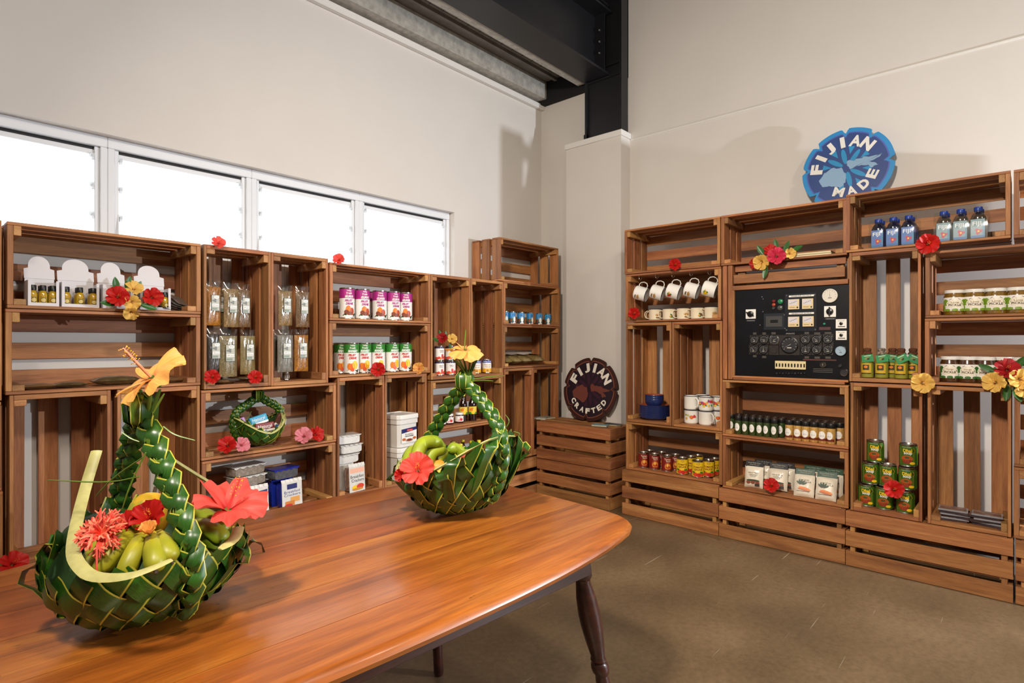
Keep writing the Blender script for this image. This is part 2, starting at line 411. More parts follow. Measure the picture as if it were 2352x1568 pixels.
mb = MB(); mb.box(XB, -0.13, -0.175, 4.33, 0.13, -0.155); part('bottom_flange', mb, M_BLACK_STEEL, bm_)
mb = MB(); mb.box(XB, -0.008, -0.155, 4.33, 0.008, 0.42); part('web', mb, M_BLACK_STEEL, bm_)
mb = MB(); mb.box(XB, -0.13, 0.42, 4.33, 0.13, 0.44); part('top_flange', mb, M_BLACK_STEEL, bm_)
mb = MB(); mb.box(4.27, -0.11, -0.155, 4.285, -0.008, 0.42); part('end_plate', mb, M_BLACK_STEEL, bm_)
for k, zz in enumerate((0.02, 0.12, 0.22)):
    mb = MB(); mb.lathe([(0.016, 0), (0.016, 0.014), (0.006, 0.02)], 6, smooth=False); mb.xform(Matrix.Rotation(-PI/2, 4, 'Y'))
    part('bolt', mb, M_BLACK_STEEL, bm_, (4.27, -0.06, zz))
b2 = thing('steel_beam', 'second black steel beam deeper in the roof void', 'beam', (0, 2.80, 4.42)); b2['kind'] = 'structure'
mb = MB(); ibeam(mb, (XB, 0, 0), (4.40, 0, 0), 0.2, 0.4, 0.018, 0.012, 'x'); part('girder', mb, M_BLACK_STEEL, b2)
b3 = thing('steel_brace', 'black diagonal steel brace in the roof void', 'beam', (0, 0, 0)); b3['kind'] = 'structure'
mb = MB(); mb.tube([(4.36, 2.72, 3.96), (4.36, 2.98, 4.6)], 0.022, 4); part('brace_angle', mb, M_BLACK_STEEL, b3)
mb = MB(); mb.tube([(4.36, 3.0, 4.25), (4.36, 2.66, 4.3)], 0.03, 4); part('brace_angle', mb, M_BLACK_STEEL, b3)

# soffit over the window wall: cornice, concrete ribs, deck with mesh
mb = MB(); mb.box(XB, LW-0.045, 3.625, RW, LW, 3.675, bev=0.006); struct('trim_2', mb, M_TRIM, 'white cornice strip along the top of the window wall')
cl = thing('ceiling_soffit', 'grey concrete soffit ribs above the window wall', 'ceiling', (0, 0, 0)); cl['kind'] = 'structure'
mb = MB(); mb.box(XB, 3.46, 3.695, RW-0.005, 3.575, 3.86, bev=0.006); part('concrete_rib', mb, M_CONC, cl)
mb = MB(); mb.box(XB, 2.99, 3.695, 4.34, 3.075, 3.80, bev=0.006); part('concrete_rib', mb, M_CONC, cl)
mb = MB(); mb.box(XB, 3.0, 3.86, RW, 3.58, 3.90); part('deck_sheet', mb, M_DECK, cl)
mb = MB(); mb.box(XB, 3.33, 3.835, 4.40, 3.36, 3.86); part('deck_fold', mb, M_DECK, cl)
mb = MB()
for k in range(9): mb.tube([(XB, 3.095+k*0.024, 3.852), (4.36, 3.095+k*0.024, 3.850)], 0.0022, 4)
xx = XB
while xx < 4.3:
    mb.tube([(xx, 3.09, 3.848), (xx+0.03, 3.3, 3.850)], 0.003, 4); xx += 0.13
o = part('wire_mesh', mb, mat('rusty_wire', '3b332e', rough=0.8), cl); o['kind'] = 'stuff'
mb = MB(); mb.box(4.36, 3.0, 3.66, RW+0.15, LW+0.1, 3.92); part('end_infill', mb, M_DARK, cl)

# louvre windows
def glass_mat():
    m = bpy.data.materials.new('louvre_glass'); m.use_nodes = True; nt = m.node_tree; n = nt.nodes; l = nt.links
    out = n['Material Output']; n.remove(n['Principled BSDF'])
    t = n.new('ShaderNodeBsdfTransparent'); t.inputs['Color'].default_value = (0.95, 0.97, 0.97, 1)
    g = n.new('ShaderNodeBsdfGlossy'); g.inputs['Roughness'].default_value = 0.03
    mx = n.new('ShaderNodeMixShader'); mx.inputs['Fac'].default_value = 0.07
    l.new(t.outputs[0], mx.inputs[1]); l.new(g.outputs[0], mx.inputs[2]); l.new(mx.outputs[0], out.inputs['Surface'])
    return m
M_GLASS = glass_mat()
FY = LW + 0.085
mul = [0.838, 1.600, 2.384]
xs = [WX0, *mul, WX1]
mbc = MB(); mbc.box(-0.013, -0.016, -0.008, 0.013, 0.010, 0.014, bev=0.003); mbc.box(-0.005, -0.028, -0.022, 0.005, -0.008, 0.004)
M_CLIP = mat('white_clip_plastic', 'e8eaec', rough=0.4, trans=0.5); clip_me = mbc.mesh('louvre_clip', M_CLIP)
for i in range(4):
    a, b = xs[i], xs[i+1]
    w = thing('window_%d' % (i+1), ['louvre window with blown-out daylight at the far end from the corner', 'louvre window second from the far end of the row',
              'louvre window third along, above the spice bags and juice tins', 'louvre window nearest the room corner'][i], 'window', ((a+b)/2, FY, WZ0)); w['kind'] = 'structure'
    hw = (b-a)/2-0.0003; hh = WZ1-WZ0-0.0006; f = 0.032
    for nm, bx_ in (('frame_head', (-hw, -0.03, hh-0.055, hw, 0.06, hh)), ('frame_sill', (-hw, -0.03, 0, hw, 0.06, 0.04)),
                    ('frame_jamb', (-hw, -0.03, 0.0405, -hw+f, 0.06, hh-0.0555)), ('frame_jamb', (hw-f, -0.03, 0.0405, hw, 0.06, hh-0.0555))):
        q = MB(); q.box(*bx_, bev=0.003); part(nm, q, M_ALU, w)
    for sx in (-1, 1):
        q = MB(); q.box(min(sx*(hw-f-0.022), sx*(hw-f)), -0.012, 0.04, max(sx*(hw-f-0.022), sx*(hw-f)), 0.04, hh-0.055, bev=0.002); part('clip_channel', q, M_ALU, w)
    q = MB(); q.box(-hw+f, 0.0, hh-0.07, hw-f, 0.02, hh-0.056); part('gasket', q, M_RUBBER, w)
    q = MB(); q.box(-hw+f, 0.004, hh-0.095, hw-f, 0.012, hh-0.07); part('head_rail', q, M_ALU, w)
    n_b = 3; ph = (hh-0.135)/n_b
    for k in range(n_b):
        q = MB(); q.box(-hw+f+0.024, -0.003, -ph/2-0.012, hw-f-0.024, 0.003, ph/2+0.012)
        part('louvre_blade', q, M_GLASS, w, (0, 0.012, 0.04+ph*(k+0.5)), (math.radians(-9), 0, 0))
        for sx in (-1, 1): obj('louvre_clip', clip_me, w, (sx*(hw-f-0.03), 0.004, 0.04+ph*(k+1)-0.01))
    if i > 0:
        q = MB(); q.tube([(-hw+f+0.02, -0.01, 0.20), (-hw+f+0.015, -0.03, 0.06), (-hw+f+0.03, -0.045, 0.02), (-hw+f+0.05, -0.03, 0.05), (-hw+f+0.03, -0.02, 0.08)], 0.004, 6)
        part('winder_handle', q, M_ALU, w)

# ================================================================== crates
TS, TE = 0.014, 0.021           # slat and end-board thickness
_PL = {}
def plank_me(lx, ly, lz, m, nm):
    key = (round(lx, 4), round(ly, 4), round(lz, 4), m.name)
    if key not in _PL:
        q = MB(); q.box(-lx/2, -ly/2, -lz/2, lx/2, ly/2, lz/2, bev=0.0016); _PL[key] = q.mesh(nm, m)
    return _PL[key]
RNG = random.Random(3)
def crate(label, x0, x1, z0, z1, front, mode='h', wall='L', depth=0.33, back=3, nback=None, group='slatted wooden crates', skip=()):
    """x0..x1 along the wall (x on the left wall, -y direction measured as y on the right wall), z0..z1, front = plane of the open face.
    canonical crate: length along X, height along Z, depth along Y (open at y=0)."""
    if wall == 'L': root = thing('wooden_crate', label, 'crate', ((x0+x1)/2, front, z0), 0.0, group)
    else: root = thing('wooden_crate', label, 'crate', (front, (x0+x1)/2, z0), -PI/2, group)
    W, Hh = x1-x0, z1-z0
    if mode == 'h': L_, H_, D_ = W, Hh, depth; M0 = Matrix.Translation((0, 0, Hh/2))
    elif mode == 'v': L_, H_, D_ = Hh, W, depth; M0 = Matrix.Translation((0, 0, Hh/2)) @ Matrix.Rotation(-PI/2, 4, 'Y')
    else: L_, H_, D_ = W, depth, Hh; M0 = Matrix.Translation((0, depth/2, 0)) @ Matrix.Rotation(PI/2, 4, 'X')   # 'b': slats face the room, closed side up
    # after 'b': local +Y (depth, from open side to slatted back) points up, local +Z points to -Y (front)
    def pl(nm, lx, ly, lz, loc, R, m=M_CRATE):
        me = plank_me(lx, ly, lz, m, nm)
        j = Matrix.Rotation(RNG.uniform(-0.0035, 0.0035), 4, 'Z')
        o = obj(nm, me, root); o.matrix_local = M0 @ Matrix.Translation(loc) @ R @ j
    I4 = Matrix.Identity(4); RX = Matrix.Rotation(PI/2, 4, 'X'); RY = Matrix.Rotation(PI/2, 4, 'Y')
    sw = 0.088 if D_ > 0.3 else D_*0.27
    ys = [sw/2+0.0015, D_/2, D_-sw/2-0.0015]
    for s in (-1, 1):
        for y in ys: pl('slat', L_, sw, TS, (0, y, s*(H_/2-TS/2)), I4)                       # long sides
        for y in ys: pl('end_board', H_-2*TS-0.001, sw, TE, (s*(L_/2-TE/2), y, 0), Matrix.Rotation(PI/2, 4, 'Y'))
        for t in (-1, 1):                                                                    # battens along the depth at the four corners
            bw, bh = 0.042, 0.026
            if t*1 > 0: pl('batten', D_-0.016, bw, bh, (s*(L_/2-TE-bh/2-0.0005), D_/2-0.004, t*(H_/2-TS-bw/2-0.0005)), Matrix.Rotation(PI/2, 4, 'Z') @ Matrix.Rotation(PI/2, 4, 'X'), M_CRATE_END)
            else: pl('batten', D_-0.016, bh, bw, (s*(L_/2-TE-bw/2-0.0005), D_/2-0.004, t*(H_/2-TS-bh/2-0.0005)), Matrix.Rotation(PI/2, 4, 'Z') @ Matrix.Rotation(PI/2, 4, 'X'), M_CRATE_END)
    bwid = H_*0.212
    for z in (-(H_/2-TS-bwid/2-0.001), 0, (H_/2-TS-bwid/2-0.001)):
        pl('back_slat', L_-2*TE-0.002, bwid, 0.012, (0, D_-0.006, z), RX)
    return root

FL, FR = 3.227, 3.942     # front planes of the crates on the window wall and on the crate wall
CR = {}
def cl_(key, label, *a, **k): CR[key] = crate(label, *a, FL, **k)
def cr_(key, label, y0, y1, z0, z1, front=FR, **k): CR[key] = crate(label, y0, y1, z0, z1, front, wall='R', **k)
# --- window wall
cl_('Z1', 'narrow upright crate cut by the frame edge beside the perfume boxes', -0.02, 0.368, 1.10, 1.862, mode='v')
cl_('Z2', 'crate at the frame edge level with the dark lower upright crates', -0.40, 0.366, 0.72, 1.095)
cl_('Z3', 'lowest shelf crate at the frame edge by the floor flower', -0.40, 0.372, 0.345, 0.715)
cl_('A1', 'crate holding the white display boxes of small dark-capped bottles', 0.385, 1.155, 1.493, 1.862)
cl_('A2', 'crate with flat brown packets lying on its floor', 0.380, 1.153, 1.122, 1.490)
cl_('A3', 'empty upright crate below the flat brown packets, farther from the corner', 0.393, 0.757, 0.350, 1.119, mode='v')
cl_('A4', 'empty upright crate hidden behind the peach-topped fruit basket', 0.783, 1.150, 0.350, 1.119, mode='v')
cl_('A5', 'closed base crate under the two empty upright crates', 0.385, 1.152, 0.0, 0.335, mode='b', depth=0.345)
cl_('B1', 'upright crate with three columns of hanging spice bags', 1.170, 1.530, 1.096, 1.864, mode='v')
cl_('B2', 'upright crate with two columns of hanging spice bags', 1.532, 1.893, 1.094, 1.864, mode='v')
cl_('B3', 'crate holding the small woven basket of soap packs', 1.157, 1.949, 0.722, 1.091)
cl_('B4', 'crate holding white and blue cracker packs', 1.160, 1.945, 0.345, 0.717)
cl_('B5', 'base crate below the cracker packs, behind the table', 1.160, 1.945, 0.0, 0.335, mode='b', depth=0.345)
cl_('C1', 'crate holding the purple-banded tall juice tins', 1.905, 2.715, 1.483, 1.844)
cl_('C2', 'crate holding the green-banded tall juice tins', 1.903, 2.712, 1.124, 1.479)
cl_('C3', 'upright crate holding the piled white cracker packets', 1.958, 2.312, 0.350, 1.120, mode='v')
cl_('C4', 'upright crate holding the two white plastic tubs', 2.318, 2.680, 0.350, 1.120, mode='v')
cl_('C5', 'base crate below the white plastic tubs, behind the table', 1.958, 2.68, 0.0, 0.335, mode='b', depth=0.345)
cl_('D1', 'upright crate holding four white tomato juice tins', 2.721, 3.119, 1.070, 1.844, mode='v')
cl_('D2', 'upright crate holding two blue-topped orange tins', 3.124, 3.495, 1.068, 1.844, mode='v')
cl_('D3', 'crate with dark syrup bottles seen through the basket handle', 2.719, 3.494, 0.700, 1.062)
cl_('D4', 'crate with yellow-capped dark bottles behind the basket', 2.719, 3.494, 0.345, 0.697)
cl_('D5', 'base crate under the yellow-capped bottles', 2.719, 3.494, 0.0, 0.335, mode='b', depth=0.345)
CR['E1'] = crate('empty crate topping the corner stack on the window wall', 3.462, 4.262, 1.853, 2.213, FL+0.012)
cl_('E2', 'crate with a row of small blue tins', 3.500, 4.270, 1.489, 1.850)
cl_('E3', 'crate with clear bags of pasta', 3.497, 4.270, 1.126, 1.486)
cl_('E4', 'empty upright crate under the pasta bags, next to the syrup bottles', 3.507, 3.876, 0.350, 1.122, mode='v')
cl_('E5', 'empty upright crate in the corner behind the round brown sign', 3.882, 4.250, 0.350, 1.122, mode='v')
cl_('E6', 'base crate in the corner under the empty upright crates', 3.507, 4.250, 0.0, 0.335, mode='b', depth=0.33)
# --- corner pedestal of two closed crates
cr_('P1', 'lower closed crate of the pedestal under the round brown sign', 2.472, 3.222, 0.0, 0.322, 3.922, mode='b', depth=0.352)
cr_('P2', 'upper closed crate of the pedestal under the round brown sign', 2.470, 3.222, 0.325, 0.650, 3.920, mode='b', depth=0.354)
# --- crate wall, column by the pilaster
cr_('F1', 'closed base crate below the red and yellow tins', 1.596, 2.362, 0.0, 0.350, 3.927, mode='b', depth=0.365)
cr_('F2', 'crate holding red and yellow small tins', 1.576, 2.337, 0.354, 0.722)
cr_('F3', 'upright crate holding blue plates and bowls', 1.955, 2.337, 0.726, 1.494, mode='v')
cr_('F4', 'upright crate holding stacked floral mugs', 1.577, 1.949, 0.726, 1.494, mode='v')
cr_('F5', 'crate with enamel mugs hanging from hooks', 1.584, 2.342, 1.500, 1.872)
cr_('F6', 'top crate over the hanging mugs with one red flower', 1.590, 2.350, 1.876, 2.222)
# --- column with the control panel
cr_('G1', 'closed base crate below the flour bags', 0.818, 1.592, 0.0, 0.335, 3.927, mode='b', depth=0.365)
cr_('G2', 'crate holding white flour bags with black and green headers', 0.803, 1.572, 0.339, 0.694)
cr_('G3', 'crate holding rows of black-capped spice jars', 0.803, 1.573, 0.698, 1.084)
cr_('G6', 'top crate with mixed flowers and flat books above the control panel', 0.811, 1.583, 1.876, 2.222)
# --- column by the frame edge
cr_('H1', 'closed base crate below the green soup tins and the card piles', 0.052, 0.815, 0.0, 0.330, 3.927, mode='b', depth=0.365)
cr_('H2', 'upright crate holding a pyramid of green soup tins', 0.438, 0.792, 0.334, 1.103, mode='v')
cr_('H3', 'upright crate holding two piles of flat cards', 0.060, 0.413, 0.334, 1.103, mode='v')
cr_('H4', 'upright crate holding green-tagged oil bottles', 0.444, 0.799, 1.110, 1.884, mode='v')
cr_('H5', 'crate holding mango pickle jars with white lids', -0.345, 0.426, 1.110, 1.478)
cr_('H6', 'crate holding lime pickle jars with white lids', -0.345, 0.424, 1.482, 1.852)
cr_('H7', 'top crate holding two packs of water bottles', 0.062, 0.816, 1.888, 2.238)
cr_('I1', 'closed base crate cut by the frame edge', -0.720, 0.043, 0.0, 0.330, 3.927, mode='b', depth=0.365)
cr_('I2', 'lower crate cut by the frame edge beside the card piles', -0.715, 0.050, 0.334, 0.700)
cr_('I3', 'upper crate cut by the frame edge beside the card piles', -0.715, 0.048, 0.704, 1.100)
cr_('I4', 'top crate cut by the frame edge beside the water bottles', -0.712, 0.050, 1.884, 2.236)
# ================================================================== flowers and leaves
def petal_mat(name, c_out, c_in, rough=0.5):
    if name in MATS: return MATS[name]
    m = bpy.data.materials.new(name); m.use_nodes = True; nt = m.node_tree; n = nt.nodes; l = nt.links
    b = n['Principled BSDF']; b.inputs['Roughness'].default_value = rough; b.inputs['Specular IOR Level'].default_value = 0.3
    uv = n.new('ShaderNodeUVMap'); sp = n.new('ShaderNodeSeparateXYZ'); l.new(uv.outputs['UV'], sp.inputs[0])
    r = ramp(n, [(0.10, c_in), (0.34, c_out), (1.0, c_out)]); l.new(sp.outputs['X'], r.inputs['Fac'])
    mp = n.new('ShaderNodeMapping'); mp.inputs['Scale'].default_value = (2.0, 26.0, 1); l.new(uv.outputs['UV'], mp.inputs['Vector'])
    z = n.new('ShaderNodeTexNoise'); z.inputs['Scale'].default_value = 1.0; l.new(mp.outputs['Vector'], z.inputs['Vector'])
    k = n.new('ShaderNodeMapRange'); k.inputs['From Min'].default_value = 0.35; k.inputs['From Max'].default_value = 0.65; k.inputs['To Min'].default_value = 0.82; k.inputs['To Max'].default_value = 1.1
    l.new(z.outputs['Fac'], k.inputs['Value'])
    mx = n.new('ShaderNodeMix'); mx.data_type = 'RGBA'; mx.blend_type = 'MULTIPLY'; mx.inputs['Factor'].default_value = 1
    l.new(r.outputs['Color'], mx.inputs['A']); l.new(k.outputs['Result'], mx.inputs['B'])
    l.new(mx.outputs['Result'], b.inputs['Base Color'])
    # petals let some light through
    t = n.new('ShaderNodeBsdfTranslucent'); l.new(mx.outputs['Result'], t.inputs['Color'])
    ms = n.new('ShaderNodeMixShader'); ms.inputs['Fac'].default_value = 0.3
    l.new(b.outputs[0], ms.inputs[1]); l.new(t.outputs[0], ms.inputs[2]); l.new(ms.outputs[0], n['Material Output'].inputs['Surface'])
    MATS[name] = m; return m
FC = {'red': ('petal_red', 'c8201a', '6a0710'), 'pink': ('petal_pink', 'e88a96', '9c1838'), 'coral': ('petal_coral', 'f0574c', 'c0282c'),
      'peach': ('petal_peach', 'f4b25e', 'e58a52'), 'yellow': ('petal_yellow', 'f2c565', '8e1d1a'), 'deepred': ('petal_deep_red', 'a51a1c', '4c060c'), 'cerise': ('petal_cerise', 'd83552', '8c1030')}
M_POLLEN = mat('pollen_yellow', 'f2b32c', rough=0.7); M_STAMEN = {k: mat('stamen_'+k, c, rough=0.5) for k, c in
      {'red': 'c8302a', 'pink': 'd0506a', 'coral': 'e05048', 'peach': 'eba07c', 'yellow': 'efc98a', 'deepred': '9a2020', 'cerise': 'c03050'}.items()}
M_STEM = mat('flower_stem', '4a6a24', rough=0.6)
_FL = {}
def petal_mesh(colr, L, W, a0, a1, seed, hi):
    key = (colr, round(L, 4), round(W, 3), round(a0, 2), round(a1, 2), seed, hi)
    if key in _FL: return _FL[key]
    rn = random.Random(seed); ph = rn.uniform(0, 6); amp = 0.085*L; nu, nv = (12, 10) if hi else (7, 6)
    # centre line
    N = 40; cr_, cz = [0.0], [0.0]
    for i in range(N):
        u = (i+0.5)/N; a = a0 + (a1-a0)*u**0.8; cr_.append(cr_[-1]+L/N*math.sin(a)); cz.append(cz[-1]+L/N*math.cos(a))
    mb = MB(); mb.uv = []
    def P(i, j):
        v = 2*i-1; u = j*(1-0.16*v*v - 0.02*math.sin(9*v+ph)*j); q = u*N; k = min(int(q), N-1); f = q-k
        r = cr_[k]+(cr_[k+1]-cr_[k])*f; z = cz[k]+(cz[k+1]-cz[k])*f; a = a0+(a1-a0)*u**0.8
        w = W*(0.08 + (u**0.75)*(1.22-0.42*u**3))
        off = amp*u*u*math.sin(6.5*v+ph) + 0.16*L*v*u + 0.07*L*v*v*u
        # normal of the centre line in the r-z plane
        nr, nz = -math.cos(a), math.sin(a)
        return (r + nr*off, v*w, z + nz*off)
    for j in range(nv+1):
        for i in range(nu+1): mb.uv.append((j/nv, i/nu))
    mb.grid(P, nu, nv); nm, co, ci = FC[colr]
    _FL[key] = mb.mesh('petal', petal_mat(nm, co, ci), angle=3.0); return _FL[key]
def stamen_mesh(colr, L, hi, bend=0.2):
    key = ('st', colr, round(L, 4), hi, bend)
    if key in _FL: return _FL[key]
    mb = MB(); pts = [(bend*L*(k/5)**2*0.6, 0, L*k/5) for k in range(6)]
    mb.tube(pts, [L*0.035]*5+[L*0.02], 6, 0); rn = random.Random(5)
    for k in range(26 if hi else 10):
        t = rn.uniform(0.55, 1.0); a = rn.uniform(0, 6.28); b = Vector((bend*L*t*t*0.6, 0, L*t)); e = b + Vector((math.cos(a)*L*0.10, math.sin(a)*L*0.10, L*0.03))
        mb.tube([b, e], L*0.006, 3, 0, caps=False); s = L*0.018
        mb.add([e+Vector(d)*s for d in ((1,0,0),(-1,0,0),(0,1,0),(0,-1,0),(0,0,1),(0,0,-1))], [(0,2,4),(2,1,4),(1,3,4),(3,0,4),(2,0,5),(1,2,5),(3,1,5),(0,3,5)], 1)
    _FL[key] = mb.mesh('stamen_column', [M_STAMEN[colr], M_POLLEN]); return _FL[key]
def hibiscus(label, colr, loc, axis, size=0.05, opening=1.5, a0=0.35, hi=False, seed=1, spin=0.0, stamen=0.95, group=None, wide=0.42):
    q = Vector(axis).normalized().to_track_quat('Z', 'Y').to_matrix().to_4x4() @ Matrix.Rotation(spin, 4, 'Z')
    r = thing('hibiscus_flower', label, 'flower', loc, group=group or 'hibiscus flowers', rot=q.to_euler())
    for k in range(5):
        obj('petal', petal_mesh(colr, size, size*wide, a0, opening, (seed*3+k) % 9, hi), r, rot=(0, 0, 2*PI*k/5))
    if stamen: obj('stamen_column', stamen_mesh(colr, size*stamen, hi), r)
    key = ('cx', round(size, 4))
    if key not in _FL:
        mb = MB(); mb.tube([(0, 0, -size*0.28), (0, 0, -size*0.08), (0, 0, size*0.10)], [size*0.03, size*0.06, size*0.09], 7); _FL[key] = mb.mesh('calyx', M_STEM)
    obj('calyx', _FL[key], r)
    return r
def leaf_mat(name, c, c2, rough=0.38):
    if name in MATS: return MATS[name]
    m = bpy.data.materials.new(name); m.use_nodes = True; nt = m.node_tree; n = nt.nodes; l = nt.links
    b = n['Principled BSDF']; b.inputs['Roughness'].default_value = rough
    tc = n.new('ShaderNodeTexCoord'); oi = n.new('ShaderNodeObjectInfo'); z = n.new('ShaderNodeTexNoise'); z.inputs['Scale'].default_value = 18
    l.new(tc.outputs['Object'], z.inputs['Vector']); r = ramp(n, [(0.3, c), (0.7, c2)]); l.new(z.outputs['Fac'], r.inputs['Fac'])
    l.new(r.outputs['Color'], b.inputs['Base Color']); MATS[name] = m; return m
M_LEAF = leaf_mat('glossy_leaf', '1f4a1c', '356b28')
_LF = {}
def leaf_mesh(L, W, bend=0.3):
    key = (round(L, 4), round(W, 4), bend)
    if key in _LF: return _LF[key]
    mb = MB()
    def P(i, j):
        v = 2*i-1; w = W*math.sin(PI*min(j*0.94+0.05, 1))**0.8; x = v*w; a = bend*j
        return (x, L*j*math.cos(a*0.5), L*j*math.sin(a*0.5)*0.6 - L*0.1*bend*j*j + abs(v)*w*0.35)
    mb.grid(P, 4, 8); _LF[key] = mb.mesh('leaf_blade', M_LEAF, angle=3.0); return _LF[key]
def leaf(label, loc, direction, up=(0, 0, 1), L=0.07, W=0.016, bend=0.4, group='loose green leaves'):
    d = Vector(direction).normalized(); u = Vector(up); x = d.cross(u).normalized(); z = x.cross(d)
    M = Matrix((x, d, z)).transposed()
    o = obj('green_leaf', leaf_mesh(L, W, bend), None, loc, M.to_euler()); return tag(o, label, 'leaf', group)

# ================================================================== table
TZ = 0.75
TA = math.radians(-3); TC = Vector((0.8785, 1.478, 0))
A_, W_ = 0.895, 0.557
def outline(e=0.0):
    pts = []; a = A_-e; w = W_-e
    def W(u): return w - 0.105*(abs(u)/A_)**2.6
    for k in range(41):
        u = -a + 2*a*k/40; pts.append((u, -W(u)))
    we = W(a)
    for k in range(1, 12):
        q = -we + 2*we*k/12; pts.append((a + 0.012*(1-(q/we)**2), q))
    for k in range(41):
        u = a - 2*a*k/40; pts.append((u, W(u)))
    for k in range(1, 12):
        q = we - 2*we*k/12; pts.append((-a - 0.012*(1-(q/we)**2), q))
    for _ in range(1):
        s = pts; pts = []
        for i in range(len(s)):
            p, q = s[i], s[(i+1) % len(s)]; pts += [(p[0]*.75+q[0]*.25, p[1]*.75+q[1]*.25), (p[0]*.25+q[0]*.75, p[1]*.25+q[1]*.75)]
    for _ in range(14):
        s = pts; pts = [((s[i-1][0]+2*s[i][0]+s[(i+1) % len(s)][0])/4, (s[i-1][1]+2*s[i][1]+s[(i+1) % len(s)][1])/4) for i in range(len(s))]
    return pts
def ext(pts, q):
    us = []
    for i in range(len(pts)):
        (x0, y0), (x1, y1) = pts[i], pts[(i+1) % len(pts)]
        if (y0-q)*(y1-q) <= 0 and y0 != y1: us.append(x0 + (x1-x0)*(q-y0)/(y1-y0))
    return (min(us), max(us)) if us else (0, 0)
tbl = thing('wooden_table', 'orange-brown varnished plank table with rounded ends and turned dark legs', 'table', (TC.x, TC.y, 0), TA)
RINGS = [(0.012, -0.034), (0.002, -0.029), (0.0, -0.019), (0.004, -0.010), (0.014, -0.002), (0.024, 0.0)]
RP = [(outline(e), z) for e, z in RINGS]
joints = [-W_, -0.387, -0.192, 0.013, 0.165, 0.350, W_]
for k in range(6):
    q0, q1 = joints[k], joints[k+1]; lo, hi_ = (k == 0), (k == 5); mb = MB(); rings = []; NQ = 12
    for pts, z in RP:
        ymin = min(p[1] for p in pts)+1e-4; ymax = max(p[1] for p in pts)-1e-4
        a = ymin if lo else q0+0.0008; b = ymax if hi_ else q1-0.0008; ring = []
        qs = []
        for i in range(NQ+1):
            t = i/NQ
            if lo: t = t**2.6
            if hi_: t = 1-(1-t)**2.6
            qs.append(a+(b-a)*t)
        left = []; right = []
        for q in qs:
            u0, u1 = ext(pts, q); left.append((u0, q, TZ+z)); right.append((u1, q, TZ+z))
        rings.append(right + left[::-1])
    n = len(rings[0]); vs_ = [p for r in rings for p in r]
    fs = [(i*n+j, i*n+(j+1) % n, (i+1)*n+(j+1) % n, (i+1)*n+j) for i in range(len(rings)-1) for j in range(n)]
    mb.add(vs_, fs, 0, True)
    t = (len(rings)-1)*n
    cap = [(t+i, t+i+1, t+n-2-i, t+n-1-i) for i in range(NQ)]
    mb.add([], [], 0)
    for f in cap: mb.f.append(f); mb.m.append(0); mb.sm.append(True)
    for i in range(NQ): mb.f.append((n-1-i, n-2-i, i+1, i)); mb.m.append(0); mb.sm.append(False)
    part('plank', mb, M_TABLE, tbl, angle=0.6)
for s in (-1, 1):
    mb = MB(); mb.box(-0.63, s*0.425-0.012, 0.625, 0.63, s*0.425+0.012, 0.717, bev=0.002); part('apron', mb, M_LEG, tbl)
    mb = MB(); mb.box(s*0.645-0.012, -0.40, 0.625, s*0.645+0.012, 0.40, 0.717, bev=0.002); part('apron', mb, M_LEG, tbl)
leg_prof = [(0.016, 0.0), (0.020, 0.01), (0.0195, 0.10), (0.024, 0.22), (0.021, 0.245), (0.028, 0.255), (0.030, 0.270), (0.028, 0.285), (0.022, 0.292), (0.027, 0.30), (0.023, 0.312),
            (0.030, 0.36), (0.036, 0.42), (0.037, 0.46), (0.033, 0.52), (0.027, 0.555), (0.024, 0.575), (0.026, 0.585)]
for sx in (-1, 1):
    for sy in (-1, 1):
        mb = MB(); mb.lathe(leg_prof, 20)
        c = 0.030
        mb.lathe([(0.026, 0.585), (c*1.15, 0.60), (c*1.25, 0.63), (c*1.25, 0.725)], 8, smooth=False)
        near = sx > 0 and sy < 0
        fx_, fy_, tx_, ty_ = (0.825, -0.395, 0.640, -0.370) if near else (sx*(0.64 if sx > 0 else 0.76), sy*0.33, sx*(0.58 if sx > 0 else 0.62), sy*0.31)
        sh = Matrix.Identity(4); sh[0][2] = (tx_-fx_)/0.72; sh[1][2] = (ty_-fy_)/0.72
        mb.xform(Matrix.Translation((fx_, fy_, 0)) @ sh); part('leg', mb, M_LEG, tbl)

